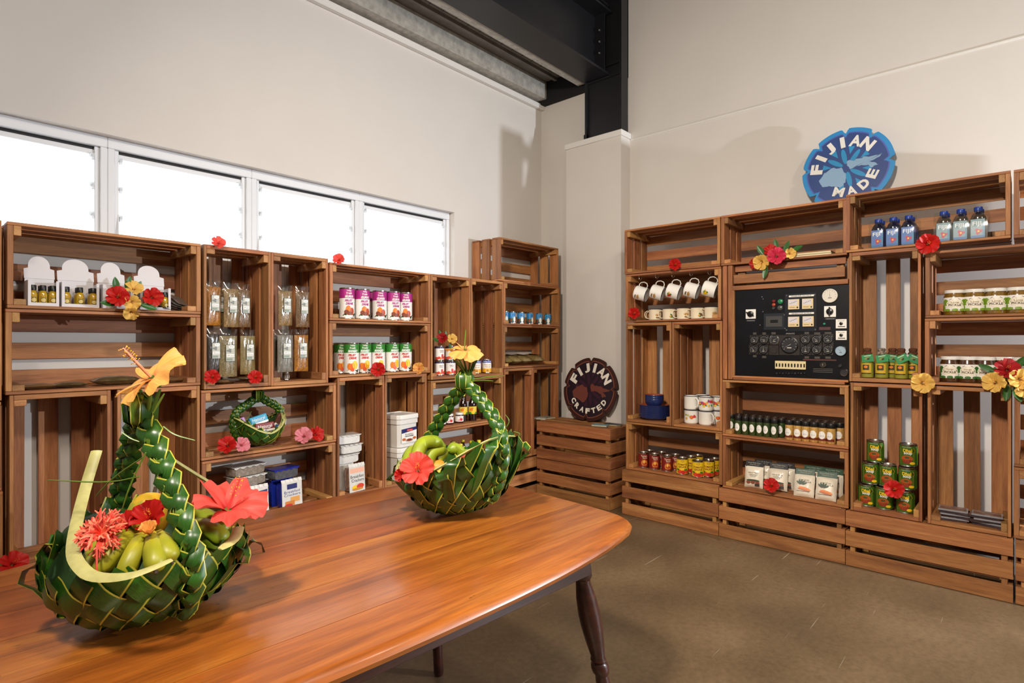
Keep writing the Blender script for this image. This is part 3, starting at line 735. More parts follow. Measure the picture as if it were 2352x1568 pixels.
# ================================================================== woven palm-leaf baskets
def strip_mat(name, c, c2, edge):
    m = bpy.data.materials.new(name); m.use_nodes = True; nt = m.node_tree; n = nt.nodes; l = nt.links
    b = n['Principled BSDF']; b.inputs['Roughness'].default_value = 0.33; b.inputs['Specular IOR Level'].default_value = 0.6
    uv = n.new('ShaderNodeUVMap'); sp = n.new('ShaderNodeSeparateXYZ'); l.new(uv.outputs['UV'], sp.inputs[0])
    oi = n.new('ShaderNodeObjectInfo')
    mp = n.new('ShaderNodeMapping'); mp.inputs['Scale'].default_value = (3, 22, 1); l.new(uv.outputs['UV'], mp.inputs['Vector'])
    z = n.new('ShaderNodeTexNoise'); z.inputs['Scale'].default_value = 1.0; l.new(mp.outputs['Vector'], z.inputs['Vector'])
    r = ramp(n, [(0.3, c), (0.7, c2)]); l.new(z.outputs['Fac'], r.inputs['Fac'])
    hs = n.new('ShaderNodeHueSaturation'); l.new(r.outputs['Color'], hs.inputs['Color'])
    vr = n.new('ShaderNodeMapRange'); vr.inputs['To Min'].default_value = 0.7; vr.inputs['To Max'].default_value = 1.35; l.new(oi.outputs['Random'], vr.inputs['Value']); l.new(vr.outputs['Result'], hs.inputs['Value'])
    e = ramp(n, [(0.90, 0.0), (0.93, 1.0)]); l.new(sp.outputs['Y'], e.inputs['Fac'])
    mx = n.new('ShaderNodeMix'); mx.data_type = 'RGBA'; l.new(e.outputs['Color'], mx.inputs['Factor']); l.new(hs.outputs['Color'], mx.inputs['A']); mx.inputs['B'].default_value = lin(edge)
    l.new(mx.outputs['Result'], b.inputs['Base Color'])
    MATS[name] = m; return m
M_PALM = strip_mat('palm_leaf', '1c3f10', '2f5a17', 'b7b23c')
M_PALM2 = strip_mat('palm_leaf_light', '3d5c1a', '6b8428', 'c9c255')
M_MIDRIB = mat('palm_midrib', 'b9b472', rough=0.5, noise=0.12, scale=60, bump=0.2)
def ribbon(mb, pts, nrm, width, crease=0.0, taper=None):
    """strip following pts; nrm(i) -> surface normal; uv: x along, y across"""
    pts = [Vector(p) for p in pts]; N = len(pts); o = len(mb.v)
    if mb.uv is None: mb.uv = []
    for i, p in enumerate(pts):
        t = (pts[min(i+1, N-1)]-pts[max(i-1, 0)]).normalized(); n_ = Vector(nrm(i)).normalized(); sd = t.cross(n_).normalized()
        w = (width[i] if isinstance(width, (list, tuple)) else width)/2
        for k, a in enumerate((-1, 0, 1)):
            mb.v.append(tuple(p + sd*(a*w) + n_*(crease if a == 0 else 0))); mb.uv.append((i*0.25, (k)/2))
    for i in range(N-1):
        for k in range(2): mb.f.append((o+i*3+k, o+i*3+k+1, o+(i+1)*3+k+1, o+(i+1)*3+k)); mb.m.append(0); mb.sm.append(True)
def braid(mb, path, r, turns, n=3, width=0.026, k0=0.0):
    """n flat strands plaited round a path"""
    path = [Vector(p) for p in path]
    # resample
    seg = [0.0]
    for a, b in zip(path, path[1:]): seg.append(seg[-1]+(b-a).length)
    def at(s):
        d = s*seg[-1]
        for i in range(len(path)-1):
            if d <= seg[i+1] or i == len(path)-2:
                f = (d-seg[i])/(seg[i+1]-seg[i]); return path[i].lerp(path[i+1], f)
    M = 60; P = [at(i/M) for i in range(M+1)]
    for _ in range(5): P = [P[0]] + [(P[i-1]+P[i]*2+P[i+1])/4 for i in range(1, M)] + [P[-1]]
    up = Vector((0.3, 0.8, 0.2)); outs = []
    for s in range(n):
        pts, nn = [], []
        for i in range(M+1):
            t = (P[min(i+1, M)]-P[max(i-1, 0)]).normalized(); e1 = t.cross(up).normalized(); e2 = t.cross(e1)
            e2 = (-FWD - t*(-FWD).dot(t)).normalized(); e1 = t.cross(e2)
            a = 2*PI*(turns*i/M + s/n) + k0
            pts.append(P[i] + e1*(math.sin(a)*r*1.35) + e2*(math.sin(2*a)*r*0.75)); nn.append((e2 + e1*(0.9*math.sin(a)) + t*(0.3*math.cos(2*a))).normalized())
        outs.append((pts, nn))
    return outs
def basket(label, loc, hang, R=0.222, z_lo=0.165, z_hi=0.26, N=18, handle_top=0.46, scale=1.0, apex=(0, 0), seed=1, loops=16, hi=True, knot=True, rims=True, cut=None, pw=1.6, z_far=None):
    rn = random.Random(seed)
    root = thing('woven_basket', label, 'basket', loc, group='woven palm-leaf baskets'); root.scale = (scale,)*3
    def rimz(th):
        c = math.cos(th-hang); return z_lo + ((z_hi if c > 0 or z_far is None else z_far)-z_lo)*abs(c)**pw
    def rimr(th): return R*(1.0 - 0.06*abs(math.cos(th-hang))**2)
    def S(th, s, off=0.0):
        q = s*1.38; r = rimr(th)*math.sin(q)/math.sin(1.38); z = rimz(th)*(s**2.1)
        nr = math.cos(q*0.62); 
        # outward normal, roughly
        ez = math.sin(0.9*(s-1.0)); er = math.sqrt(max(0.05, 1-ez*ez)); ez = -0.9+0.9*s; er = math.sqrt(max(0.02, 1-ez*ez))
        return Vector(((r+off*er)*math.cos(th), (r+off*er)*math.sin(th), z+off*ez+0.006)), Vector((er*math.cos(th), er*math.sin(th), ez))
    # lining
    mb = MB()
    mb.grid(lambda i, j: tuple(S(2*PI*i, 0.02+0.93*j, -0.010)[0]), 28, 10)
    part('inner_lining', mb, mat('palm_lining', '24421a', rough=0.6, noise=0.3, scale=40), root, angle=3.0)
    k = 1.25; dlt = 2*PI/N; s0 = 0.16
    for fam in (1, -1):
        for i in range(N):
            th0 = i*dlt; pts, nn, ws = [], [], []; M = 30
            for j in range(M+1):
                s = s0 + (1.02-s0)*j/M; th = th0 + fam*k*(s-s0); m = 2*k*(s-s0)/dlt
                off = fam*0.0045*math.cos(PI*m) + rn.uniform(-0.0006, 0.0006)
                p, n_ = S(th, s, off); pts.append(p); nn.append(n_)
                ws.append(min(0.040, 0.7*dlt*rimr(th)*math.sin(s*1.38)))
            mb = MB(); ribbon(mb, pts, lambda a: nn[a], ws, 0.0015); part('leaf_strip', mb, M_PALM, root, angle=3.0)
    # folded leaf tips along the rim
    for i in range(loops):
        th = 2*PI*(i+rn.uniform(-0.2, 0.2))/loops
        if cut and math.cos(th-cut) > 0.30: continue
        zr = rimz(th); r = rimr(th); d = rn.uniform(0.4, 0.85); tw = rn.choice((-1, 1))*rn.uniform(0.12, 0.3)
        prof = [(0.002, -0.030), (0.006, -0.010), (0.018*d, -0.004), (0.040*d, -0.012), (0.046*d, -0.030), (0.030*d, -0.052), (0.011, -0.070), (0.008, -0.086)]
        pts = []
        for j, (a, b) in enumerate(prof):
            t2 = th + tw*j/7
            if j >= 5: pts.append(S(t2, (0.86, 0.75, 0.64)[j-5], (0.017, 0.010, 0.006)[j-5])[0])
            else: pts.append(Vector(((r+a)*math.cos(t2), (r+a)*math.sin(t2), zr+b)))
        tng = Vector((-math.sin(th), math.cos(th), 0.35*rn.choice((-1, 1))))
        def nf(i_, pts=pts, tng=tng):
            t = (pts[min(i_+1, len(pts)-1)]-pts[max(i_-1, 0)]).normalized(); return tng.cross(t)
        mb = MB(); ribbon(mb, pts, nf, [0.036, 0.040, 0.042, 0.042, 0.040, 0.038, 0.034, 0.026], 0.001); part('folded_leaf_tip', mb, M_PALM, root, angle=3.0)
    # midribs along both rims
    for sd in ((0, 1) if rims else ()):
        mb = MB(); pts = []; nn = []
        for j in range(25):
            th = hang + sd*PI + 0.12 + (PI-0.24)*j/24; r = rimr(th)-0.002; pts.append(Vector((r*math.cos(th), r*math.sin(th), rimz(th)+0.004))); nn.append(Vector((math.cos(th), math.sin(th), 0.25)))
        mb.tube(pts, 0.011, 6, flat=0.45); part('rim_midrib', mb, M_MIDRIB, root)
    # plaited handle
    e1 = Vector((0.95*R*math.cos(hang), 0.95*R*math.sin(hang), z_hi-0.05)); e2 = Vector((-0.95*R*math.cos(hang), -0.95*R*math.sin(hang), (z_far or z_hi)-0.05))
    top = Vector((apex[0], apex[1], handle_top))
    path = [S(hang, .50, .014)[0], S(hang, .72, .016)[0], S(hang, .90, .012)[0], e1*0.90+Vector((0, 0, 0.09+0.1*e1.z)), top*0.72+e1*0.36, top, top*0.72+e2*0.36, e2*0.90+Vector((0, 0, 0.09+0.1*e2.z)), S(hang+PI, .90, .012)[0], S(hang+PI, .72, .016)[0], S(hang+PI, .50, .014)[0]]
    P = [path[0]]
    for a in range(1, len(path)):
        for f in (0.34, 0.67, 1.0): P.append(path[a-1].lerp(path[a], f))
    for pts, nn in braid(None, P, 0.0125, 8, 3):
        for w_, off in ((0.029, 0.0), ):
            mb = MB(); ribbon(mb, pts, lambda a: nn[a], w_, 0.008); part('plaited_strand', mb, M_PALM, root, angle=3.0)
    for pts, nn in braid(None, P, 0.0075, 8, 2, k0=1.0):
        mb = MB(); ribbon(mb, pts, lambda a: nn[a], 0.020, 0.004); part('plaited_strand', mb, M_PALM2, root, angle=3.0)
    if knot:
        for j in range(9):
            a = 2*PI*j/9 + rn.uniform(-0.3, 0.3); d = Vector((math.cos(a), math.sin(a), 0))
            pts = [top + Vector((0, 0, -0.04)), top + d*0.030 + Vector((0, 0, -0.015)), top + d*0.034 + Vector((0, 0, 0.022)), top + d*0.010 + Vector((0, 0, 0.046)), top - d*0.014 + Vector((0, 0, 0.02))]
            tg = d.cross(Vector((0, 0, 1)))
            mb = MB(); ribbon(mb, pts, lambda i_, pts=pts, tg=tg: tg.cross((pts[min(i_+1, 4)]-pts[max(i_-1, 0)]).normalized()), 0.022, 0.002); part('knot_leaf', mb, M_PALM2 if j % 3 == 0 else M_PALM, root, angle=3.0)
    return root
def strand(root, pts, w, m, nm='loose_strand', flat=0.4):
    mb = MB(); P = [Vector(p)-root.location for p in pts]
    for _ in range(2):
        Q = [P[0]]
        for a, b in zip(P, P[1:]): Q += [a.lerp(b, .25), a.lerp(b, .75)]
        P = Q + [P[-1]]
    n = len(P); mb.tube(P, [w*(0.5+0.5*min(1, 3*(1-i/(n-1)))) for i in range(n)], 6, flat=flat); part(nm, mb, m, root)

HB = math.radians(-84)
bk1 = basket('large palm-leaf basket heaped with bananas and crowned by a drooping peach hibiscus', (0.408, 1.425, TZ), HB, seed=4, z_lo=0.135, z_hi=0.168, z_far=0.215, handle_top=0.445, R=0.192, apex=(-0.02, 0.0), rims=False, cut=math.radians(238), pw=2.4)
bk2 = basket('palm-leaf basket with high slanting rim standing near the table end', (1.385, 1.485, TZ), math.radians(-91), seed=9, z_lo=0.155, z_hi=0.285, z_far=0.185, handle_top=0.455, R=0.218, N=18, apex=(0.02, 0.0), loops=14)

# pale cut midribs standing up from the near basket
D1 = 1.20
def pr(root, pts, r, m=M_MIDRIB, nm='rim_midrib', flat=0.3): strand(root, pts, r, m, nm, flat)
pr(bk1, [onD(222, 1036, 1.33), onD(196, 1120, 1.28), onD(172, 1215, 1.18), onD(166, 1270, 1.10), onD(180, 1300, 1.06), onD(212, 1328, 1.04), onD(290, 1327, 1.03), onD(350, 1306, 1.05), onD(394, 1286, 1.08)], 0.0120)
pr(bk1, [onD(372, 1040, 1.33), onD(430, 1078, 1.36), onD(500, 1120, 1.36), onD(545, 1165, 1.33)], 0.0145)
pr(bk1, [onD(548, 1212, 1.26), onD(540, 1240, 1.22), onD(505, 1262, 1.18)], 0.012)
for pts in ([(320, 1095), (250, 1110), (110, 1103)], [(330, 1050), (262, 1095), (220, 1140)], [(335, 1040), (300, 1110), (280, 1172)], [(375, 980), (400, 1000), (448, 1012)], [(280, 993), (300, 1008), (320, 1015)]):
    strand(bk1, [onD(x, y, 1.17) for x, y in pts], 0.0022, M_PALM2, flat=0.6)
for pts in ([(1085, 872), (1120, 866), (1160, 864)], [(1085, 876), (1115, 874), (1133, 876)], [(1160, 985), (1172, 968), (1160, 952)], [(1180, 992), (1196, 996), (1190, 1004)]):
    strand(bk2, [onD(x, y, 1.93) for x, y in pts], 0.0035, M_PALM2, flat=0.5)
# bundle of leaf stalks under the flower of the far basket
for k in range(11):
    a = 2*PI*k/11; b0 = onD(1076, 872, 2.02); t = onD(1068+30*math.cos(a), 822+6*math.sin(a*2), 2.02+0.03*math.sin(a)); m_ = b0.lerp(t, 0.5) + Vector((0, 0, 0.006))
    strand(bk2, [b0, m_, t], 0.0045, M_PALM2 if k % 2 else M_PALM, 'leaf_stalk', flat=0.5)
strand(bk2, [onD(1070, 870, 2.02), onD(1066, 800, 2.02), onD(1070, 758, 2.02)], 0.003, M_PALM2, 'leaf_stalk')
for k in range(8):
    a = 2*PI*k/8; b0 = onD(341, 965, 1.235); t = onD(345+32*math.cos(a), 905+10*math.sin(a*2), 1.235+0.025*math.sin(a)); m_ = b0.lerp(t, 0.5)
    strand(bk1, [b0, m_, t], 0.005, M_PALM if k % 2 else M_PALM2, 'leaf_stalk', flat=0.4)

# ---- fruit
def banana_mat(name, c1, c2, spot):
    m = bpy.data.materials.new(name); m.use_nodes = True; nt = m.node_tree; n = nt.nodes; l = nt.links
    b = n['Principled BSDF']; b.inputs['Roughness'].default_value = 0.42
    tc = n.new('ShaderNodeTexCoord'); z = n.new('ShaderNodeTexNoise'); z.inputs['Scale'].default_value = 9; l.new(tc.outputs['Object'], z.inputs['Vector'])
    r = ramp(n, [(0.35, c1), (0.65, c2)]); l.new(z.outputs['Fac'], r.inputs['Fac'])
    z2 = n.new('ShaderNodeTexNoise'); z2.inputs['Scale'].default_value = 22; z2.inputs['Detail'].default_value = 4; l.new(tc.outputs['Object'], z2.inputs['Vector'])
    r2 = ramp(n, [(0.58, 0.0), (0.66, 0.85)]); l.new(z2.outputs['Fac'], r2.inputs['Fac'])
    mx = n.new('ShaderNodeMix'); mx.data_type = 'RGBA'; l.new(r2.outputs['Color'], mx.inputs['Factor']); l.new(r.outputs['Color'], mx.inputs['A']); mx.inputs['B'].default_value = lin(spot)
    l.new(mx.outputs['Result'], b.inputs['Base Color']); MATS[name] = m; return m
M_BAN = banana_mat('banana_skin', '7a8318', 'b8ab26', '3a2c14'); M_BANG = banana_mat('green_banana_skin', '6f8a18', 'a3ad26', '5a5a1c')
M_TIP = mat('banana_tip', '3a2c18', rough=0.8)
def banana(label, pts, r, m, group):
    P = [Vector(p) for p in pts]
    for _ in range(3):
        Q = [P[0]]
        for a, b in zip(P, P[1:]): Q += [a.lerp(b, .25), a.lerp(b, .75)]
        P = Q+[P[-1]]
    n = len(P); c = sum(P, Vector())/n
    root = thing('banana', label, 'banana', P[-1], group=group)
    rad = []
    for i in range(n):
        t = i/(n-1); rad.append(r*(0.38 + 0.62*min(1, t/0.28)**1.2 if t < 0.28 else (1.0 if t < 0.72 else max(0.25, 1-((t-0.72)/0.28)**2.2*0.8))))
    mb = MB(); mb.tube([p-P[-1] for p in P], rad, 7); part('skin', mb, m, root, angle=1.2)
    mb = MB(); d = (P[-1]-P[-2]).normalized(); mb.tube([Vector()-d*0.002, d*0.006], [rad[-1]*1.05, rad[-1]*0.5], 6); part('blossom_end', mb, M_TIP, root)
    mb = MB(); d = (P[0]-P[1]).normalized(); mb.tube([P[0]-P[-1]-d*0.004, P[0]-P[-1]+d*0.014], [rad[0]*1.0, rad[0]*0.8], 6); part('stalk', mb, m, root)
    return root
G1 = 'bananas in the near basket'; G2 = 'bananas in the far basket'
for lab, pts in (('banana with brown bruise lying leftmost of the front hand in the near basket', [(305, 1236, 1.20), (285, 1243, 1.16), (258, 1272, 1.13), (224, 1322, 1.11)]),
                 ('bruised banana second in the front hand of the near basket', [(331, 1234, 1.20), (325, 1246, 1.15), (304, 1278, 1.11), (282, 1330, 1.09)]),
                 ('short bruised banana in the middle of the front hand', [(347, 1234, 1.20), (350, 1246, 1.15), (356, 1272, 1.11), (358, 1312, 1.09)]),
                 ('banana beside the plaited handle in the front hand', [(358, 1232, 1.20), (368, 1243, 1.16), (382, 1262, 1.13), (394, 1290, 1.12)]),
                 ('green banana tucked under the fringed coral flower', [(255, 1240, 1.22), (225, 1262, 1.18), (208, 1290, 1.15), (200, 1325, 1.13)]),
                 ('banana pointing up behind the fringed coral flower', [(290, 1232, 1.24), (270, 1236, 1.22), (245, 1256, 1.19), (232, 1300, 1.16)])):
    banana(lab, [onD(*p) for p in pts], 0.0200, M_BAN, G1)
for lab, pts in (('top yellow-green banana right of the plaited handle', [(418, 1190, 1.30), (450, 1182, 1.29), (492, 1195, 1.27), (520, 1225, 1.25)]),
                 ('banana with brown tip below the coral hibiscus', [(420, 1218, 1.27), (452, 1208, 1.25), (492, 1218, 1.23), (518, 1246, 1.22)]),
                 ('banana lowest of the hand right of the handle', [(425, 1240, 1.29), (450, 1240, 1.27), (480, 1258, 1.26), (498, 1290, 1.25)]),
                 ('banana resting low on the rim beside the handle', [(430, 1262, 1.26), (448, 1270, 1.25), (470, 1290, 1.24), (486, 1312, 1.23)])):
    banana(lab, [onD(*p) for p in pts], 0.020, M_BANG, G1)
for lab, pts in (('large arched banana rising over the rim of the far basket', [(1020, 1032, 1.99), (1000, 1014, 1.96), (968, 1016, 1.92), (956, 1052, 1.88), (955, 1085, 1.87)]),
                 ('inner green banana under the arched one in the far basket', [(1022, 1036, 2.00), (1004, 1032, 1.97), (985, 1046, 1.94), (978, 1082, 1.92)]),
                 ('shaded green banana deepest in the far basket', [(1026, 1038, 2.02), (1014, 1042, 2.0), (1000, 1060, 1.97), (996, 1090, 1.95)]),
                 ('yellow-edged banana leftmost in the far basket', [(962, 1030, 2.0), (944, 1040, 1.96), (936, 1062, 1.92), (936, 1090, 1.90)]),
                 ('stubby green banana lying behind the slanted rim', [(1030, 1036, 2.02), (1044, 1030, 2.04), (1058, 1040, 2.05), (1066, 1062, 2.05)])):
    banana(lab, [onD(*p) for p in pts], 0.0235, M_BANG, G2)
def fruit(name, label, cat, c, ax, r, ln, m, stalk=True):
    q = Vector(ax).normalized().to_track_quat('Z', 'Y').to_euler(); root = thing(name, label, cat, c, rot=q)
    mb = MB(); mb.lathe([(0.002, -ln)] + [(r*math.sin(PI*k/12)**0.85*(1-0.12*math.cos(PI*k/12)), -ln*math.cos(PI*k/12)) for k in range(1, 12)] + [(0.002, ln)], 16); part('skin', mb, m, root, angle=2)
    if stalk: mb = MB(); mb.lathe([(r*0.10, ln*0.96), (r*0.09, ln+0.012)], 7); part('stalk', mb, M_TIP, root)
    return root
fruit('papaya', 'ripe orange-yellow papaya behind the red hibiscus in the near basket', 'papaya', onD(340, 1190, 1.27), (0.3, 0.2, 1), 0.043, 0.055, banana_mat('papaya_skin', 'c9a024', 'e0b02c', '8a9a24'))
fruit('green_fruit', 'dark green fruit behind the fringed flower in the near basket', 'fruit', onD(225, 1222, 1.29), (1, -0.3, 0.1), 0.042, 0.068, mat('dark_green_skin', '23381c', rough=0.45, noise=0.3, scale=20))
fruit('yellow_fruit', 'yellow fruit glimpsed through the weave of the far basket', 'fruit', onD(1030, 1098, 1.93), (1, -1, 0.1), 0.04, 0.055, mat('yellow_skin', 'e0b85a', rough=0.45))
fruit('orange_fruit', 'small orange fruit under the arched bananas in the far basket', 'fruit', onD(1005, 1076, 1.95), (0, 0, 1), 0.030, 0.028, mat('orange_skin', 'd89030', rough=0.5, bump=0.2, scale=150))

# ---- flowers on and in the two big baskets
CAMV = lambda p: (C0-Vector(p)).normalized()
p = onD(352, 872, 1.235); hibiscus('drooping peach hibiscus crowning the near basket handle', 'peach', p, -RGT*0.42+Vector((0, 0, 0.75))-FWD*0.50, 0.078, 2.05, 1.0, True, 2, stamen=1.15, wide=0.55)
p = onD(521, 1178, 1.25); hibiscus('large coral-pink hibiscus on the near basket rim', 'coral', p, RGT*0.38+Vector((0, 0, 0.9))-FWD*0.22, 0.088, 1.75, 0.5, True, 5, spin=0.4, wide=0.44)
p = onD(352, 1200, 1.21); hibiscus('crumpled red hibiscus between papaya and bananas', 'red', p, Vector((0, 0, 1))-FWD*0.9, 0.050, 1.2, 0.3, True, 3)
p = onD(300, 1212, 1.20); hibiscus('wilting red hibiscus with long curved pistil next to the fringed flower', 'red', p, -RGT*0.4+Vector((0, 0, 1))-FWD*0.9, 0.038, 1.3, 0.3, True, 6)
p = onD(345, 1228, 1.14); hibiscus('small folded yellow-orange blossom on the banana stalks', 'peach', p, Vector((0, 0, 1))-FWD*0.6+RGT*0.1, 0.030, 0.75, 0.2, True, 4, stamen=0)
p = onD(961, 1083, 1.83); hibiscus('red-orange hibiscus on the low rim of the far basket', 'coral', p, CAMV(p)+Vector((0, 0, 0.35))-RGT*0.2, 0.066, 1.6, 0.4, True, 7, spin=0.3)
p = onD(926, 1092, 1.86); hibiscus('small crumpled red blossom beside the rim of the far basket', 'red', p, CAMV(p)-RGT*0.8, 0.030, 1.2, 0.3, True, 2, stamen=0)
p = onD(1068, 806, 2.02); hibiscus('drooping peach hibiscus crowning the far basket handle', 'peach', p, RGT*0.15+Vector((0, 0, 0.9))-FWD*0.35, 0.066, 2.4, 1.1, True, 8, stamen=0.3, wide=0.60)
p = onD(1064, 1068, 1.95); hibiscus('red blossom glimpsed behind the slanting rim', 'coral', p, CAMV(p)+Vector((0, 0, 0.6)), 0.034, 1.4, 0.3, False, 3)
# fringed coral hibiscus
p = onD(232, 1228, 1.13)
fr = thing('fringed_flower', 'fringed coral-red hibiscus with finely cut petals in the near basket', 'flower', p, rot=(CAMV(p)+Vector((0, 0, 0.5))-RGT*0.2).to_track_quat('Z', 'Y').to_euler())
rn = random.Random(11); MFR = [mat('fringe_red', 'd8402e', rough=0.5), mat('fringe_coral', 'e8795a', rough=0.5)]
for k in range(5):
    mb = MB()
    for j in range(13):
        a = 2*PI*k/5 + rn.uniform(-0.55, 0.55); el = rn.uniform(0.1, 1.1); L = rn.uniform(0.032, 0.056); d = Vector((math.cos(a)*math.cos(el), math.sin(a)*math.cos(el), math.sin(el)*0.8))
        sd = Vector((-math.sin(a), math.cos(a), 0)); b = d*L*0.35; w = rn.uniform(-0.008, 0.008)
        pts = [Vector(), b, d*L*0.7 + sd*w + Vector((0, 0, 0.004)), d*L + sd*w*2 - Vector((0, 0, 0.004))]
        mb.tube(pts, [0.0022, 0.003, 0.0028, 0.0012], 4, j % 2, flat=0.5)
        for s in (-1, 1): mb.tube([d*L*0.72 + sd*w, d*L*0.92 + sd*(w*1.5+s*0.009)], [0.0022, 0.001], 4, 1-j % 2, flat=0.5)
    part('cut_petal', mb, MFR, fr)
mb = MB(); mb.tube([Vector(), Vector((0.0, -0.03, 0.02)), Vector((0.004, -0.07, 0.012)), Vector((0.006, -0.095, 0.0))], 0.0018, 5); part('stamen_column', mb, MFR[0], fr)
# ================================================================== goods on the shelves
RZL, RZR = 0.0, -PI/2
def PL(px, inset, z): p = onY(px, 785, FL+inset); return (p.x, p.y, z)
def PR(px, inset, z): p = onX(px, 785, FR+inset); return (p.x, p.y, z)
def fc(loc, off=0.0): return math.atan2(-loc[0], loc[1])+off
ORD = ['first', 'second', 'third', 'fourth', 'fifth', 'sixth', 'seventh', 'eighth', 'ninth', 'tenth', 'eleventh', 'twelfth']
def clear_mat(name, tint, fac=0.18, rough=0.08):
    m = bpy.data.materials.new(name); m.use_nodes = True; nt = m.node_tree; n = nt.nodes; l = nt.links
    out = n['Material Output']; n.remove(n['Principled BSDF'])
    t = n.new('ShaderNodeBsdfTransparent'); t.inputs['Color'].default_value = lin(tint)
    g = n.new('ShaderNodeBsdfGlossy'); g.inputs['Roughness'].default_value = rough
    fz = n.new('ShaderNodeLayerWeight'); fz.inputs['Blend'].default_value = 0.3
    mr = n.new('ShaderNodeMapRange'); mr.inputs['To Min'].default_value = fac*0.6; mr.inputs['To Max'].default_value = min(1, fac*3); l.new(fz.outputs['Facing'], mr.inputs['Value'])
    mx = n.new('ShaderNodeMixShader'); l.new(mr.outputs['Result'], mx.inputs['Fac'])
    l.new(t.outputs[0], mx.inputs[1]); l.new(g.outputs[0], mx.inputs[2]); l.new(mx.outputs[0], out.inputs['Surface']); return m
M_PLASTIC = clear_mat('clear_film', 'f2f4f4', 0.14, 0.12)
M_BOTTLE = clear_mat('clear_bottle', 'e6eff2', 0.2, 0.06)
M_TIN = mat('tin_metal', 'bdbcb6', rough=0.25, metal=1.0)
WHT = ink('ece9e2'); BLK = ink('15140f'); NAVY = ink('1d2560'); RED = ink('c0201c'); ORANGE = ink('e07a1c'); YEL = ink('f0c21c'); GRN = ink('2f7d2a'); PURP = ink('a8257e'); BRN = ink('7a3516'); DKG = ink('1f3a18')
WINE = ink('6a1420'); CREAM = ink('efe2c2'); GREY = ink('8d9096'); LBL = ink('d9d6cc'); TOMR = ink('d2412a'); SKY = ink('2a8fd0')

def tin(name, label, cat, r, h, shell, deco, loc, rz, group, lip=0.004):
    root = thing(name, label, cat, loc, rz, group)
    mb = MB(); mb.lathe([(r*0.96, 0), (r, 0.002), (r, 0.006), (r-0.0012, 0.008), (r-0.0012, h-0.009), (r, h-0.006), (r, h-0.001), (r*0.95, h), (r*0.93, h-lip), (0.0005, h-lip)], 28); part('tin_body', mb, M_TIN, root)
    d = Decal(cyl_map(r-0.0005))
    d.rect(-PI*(r-0.0005), 0.0085, PI*(r-0.0005), h-0.0095, shell, nu=28)
    deco(d, r, h); d.part('paper_label', root); return root

# ---- tall juice tins
def deco_guava(d, r, h):
    d.rect(-PI*r*0.98, h*0.66, PI*r*0.98, h-0.0095, PURP, nu=28)
    d.text('Valley', 0, h*0.90, h*0.06, WHT, bold=0.02); d.text('Fresh', 0, h*0.825, h*0.06, WHT, bold=0.02); d.text('GUAVA', 0.002, h*0.72, h*0.085, WHT, wid=r*1.15, bold=0.05, shear=0.25)
    d.text('FRUIT', -0.003, h*0.585, h*0.075, PURP, wid=r*0.95, bold=0.05, shear=0.2); d.text('DRINK', 0.004, h*0.49, h*0.075, PURP, wid=r*1.0, bold=0.05, shear=0.2)
    d.poly([(-r*.9, h*.10), (-r*.5, h*.2), (-r*.3, h*.12)], DKG); d.poly([(r*.75, h*.06), (r*1.1, h*.2), (r*.5, h*.14)], DKG)
    d.ell(-r*.1, h*.30, r*.36, h*.13, ORANGE); d.ell(-r*.35, h*.22, r*.30, h*.07, BRN); d.ell(r*.35, h*.24, r*.3, h*.12, ink('b4471c')); d.ell(r*.02, h*.18, r*.4, h*.06, BRN)
    d.text('850 ml', r*.5, h*.075, h*.02, BLK); d.text('INGREDIENTS WATER GUAVA', -r*1.25, h*.32, h*.022, GREY, wid=h*.34, rot=PI/2)
def deco_mango(d, r, h):
    d.rect(-PI*r*0.98, h*0.68, PI*r*0.98, h-0.0095, GRN, nu=28)
    d.text('Valley', 0, h*0.91, h*0.06, WHT, bold=0.02); d.text('Fresh', 0, h*0.835, h*0.06, WHT, bold=0.02); d.text('MANGO', 0.002, h*0.735, h*0.085, WHT, wid=r*1.25, bold=0.05, shear=0.25)
    d.text('FRUIT', -0.003, h*0.605, h*0.075, RED, wid=r*0.95, bold=0.05, shear=0.2); d.text('DRINK', 0.004, h*0.51, h*0.075, RED, wid=r*1.0, bold=0.05, shear=0.2)
    d.poly([(-r*.8, h*.10), (-r*.3, h*.17), (r*.1, h*.05)], DKG); d.poly([(r*.7, h*.05), (r*.95, h*.16), (r*.3, h*.12)], DKG)
    d.ell(r*.30, h*.29, r*.34, h*.14, YEL); d.ell(-r*.42, h*.24, r*.28, h*.11, ORANGE); d.rect(-r*.25, h*.09, r*.2, h*.33, ink('e2562c')); d.ell(-r*.02, h*.33, r*.23, h*.018, ink('f2a24c'))
    d.text('850 ml', r*.55, h*.07, h*.02, BLK); d.text('INGREDIENTS WATER MANGO', -r*1.25, h*.32, h*.022, GREY, wid=h*.34, rot=PI/2)
R_J, H_J = 0.049, 0.203
gj = None
for i, (px, ins) in enumerate([(797, .05), (832, .05), (858, .17), (872, .06), (903, .055), (931, .055)]):
    lab = f'{ORD[i]} purple-banded guava juice tin counting from the left'; loc = PL(px, ins+R_J, 1.4975); rz = fc(loc, [.30, .40, .40, .15, .42, .12][i])
    if gj is None: gj = tin('juice_tin', lab, 'tin', R_J, H_J, WHT, deco_guava, loc, rz, 'guava juice tins')
    else: dup(gj, lab, loc, rz)
mj = None
for i, (px, ins) in enumerate([(784, .13), (807, .03), (836, .055), (868, .055), (900, .055), (930, .055)]):
    lab = f'{ORD[i]} green-banded mango juice tin counting from the left'; loc = PL(px, ins+R_J, 1.1385); rz = fc(loc, [.15, .18, .15, .15, .50, .15][i])
    if mj is None: mj = tin('juice_tin', lab, 'tin', R_J, H_J, WHT, deco_mango, loc, rz, 'mango juice tins')
    else: dup(mj, lab, loc, rz)
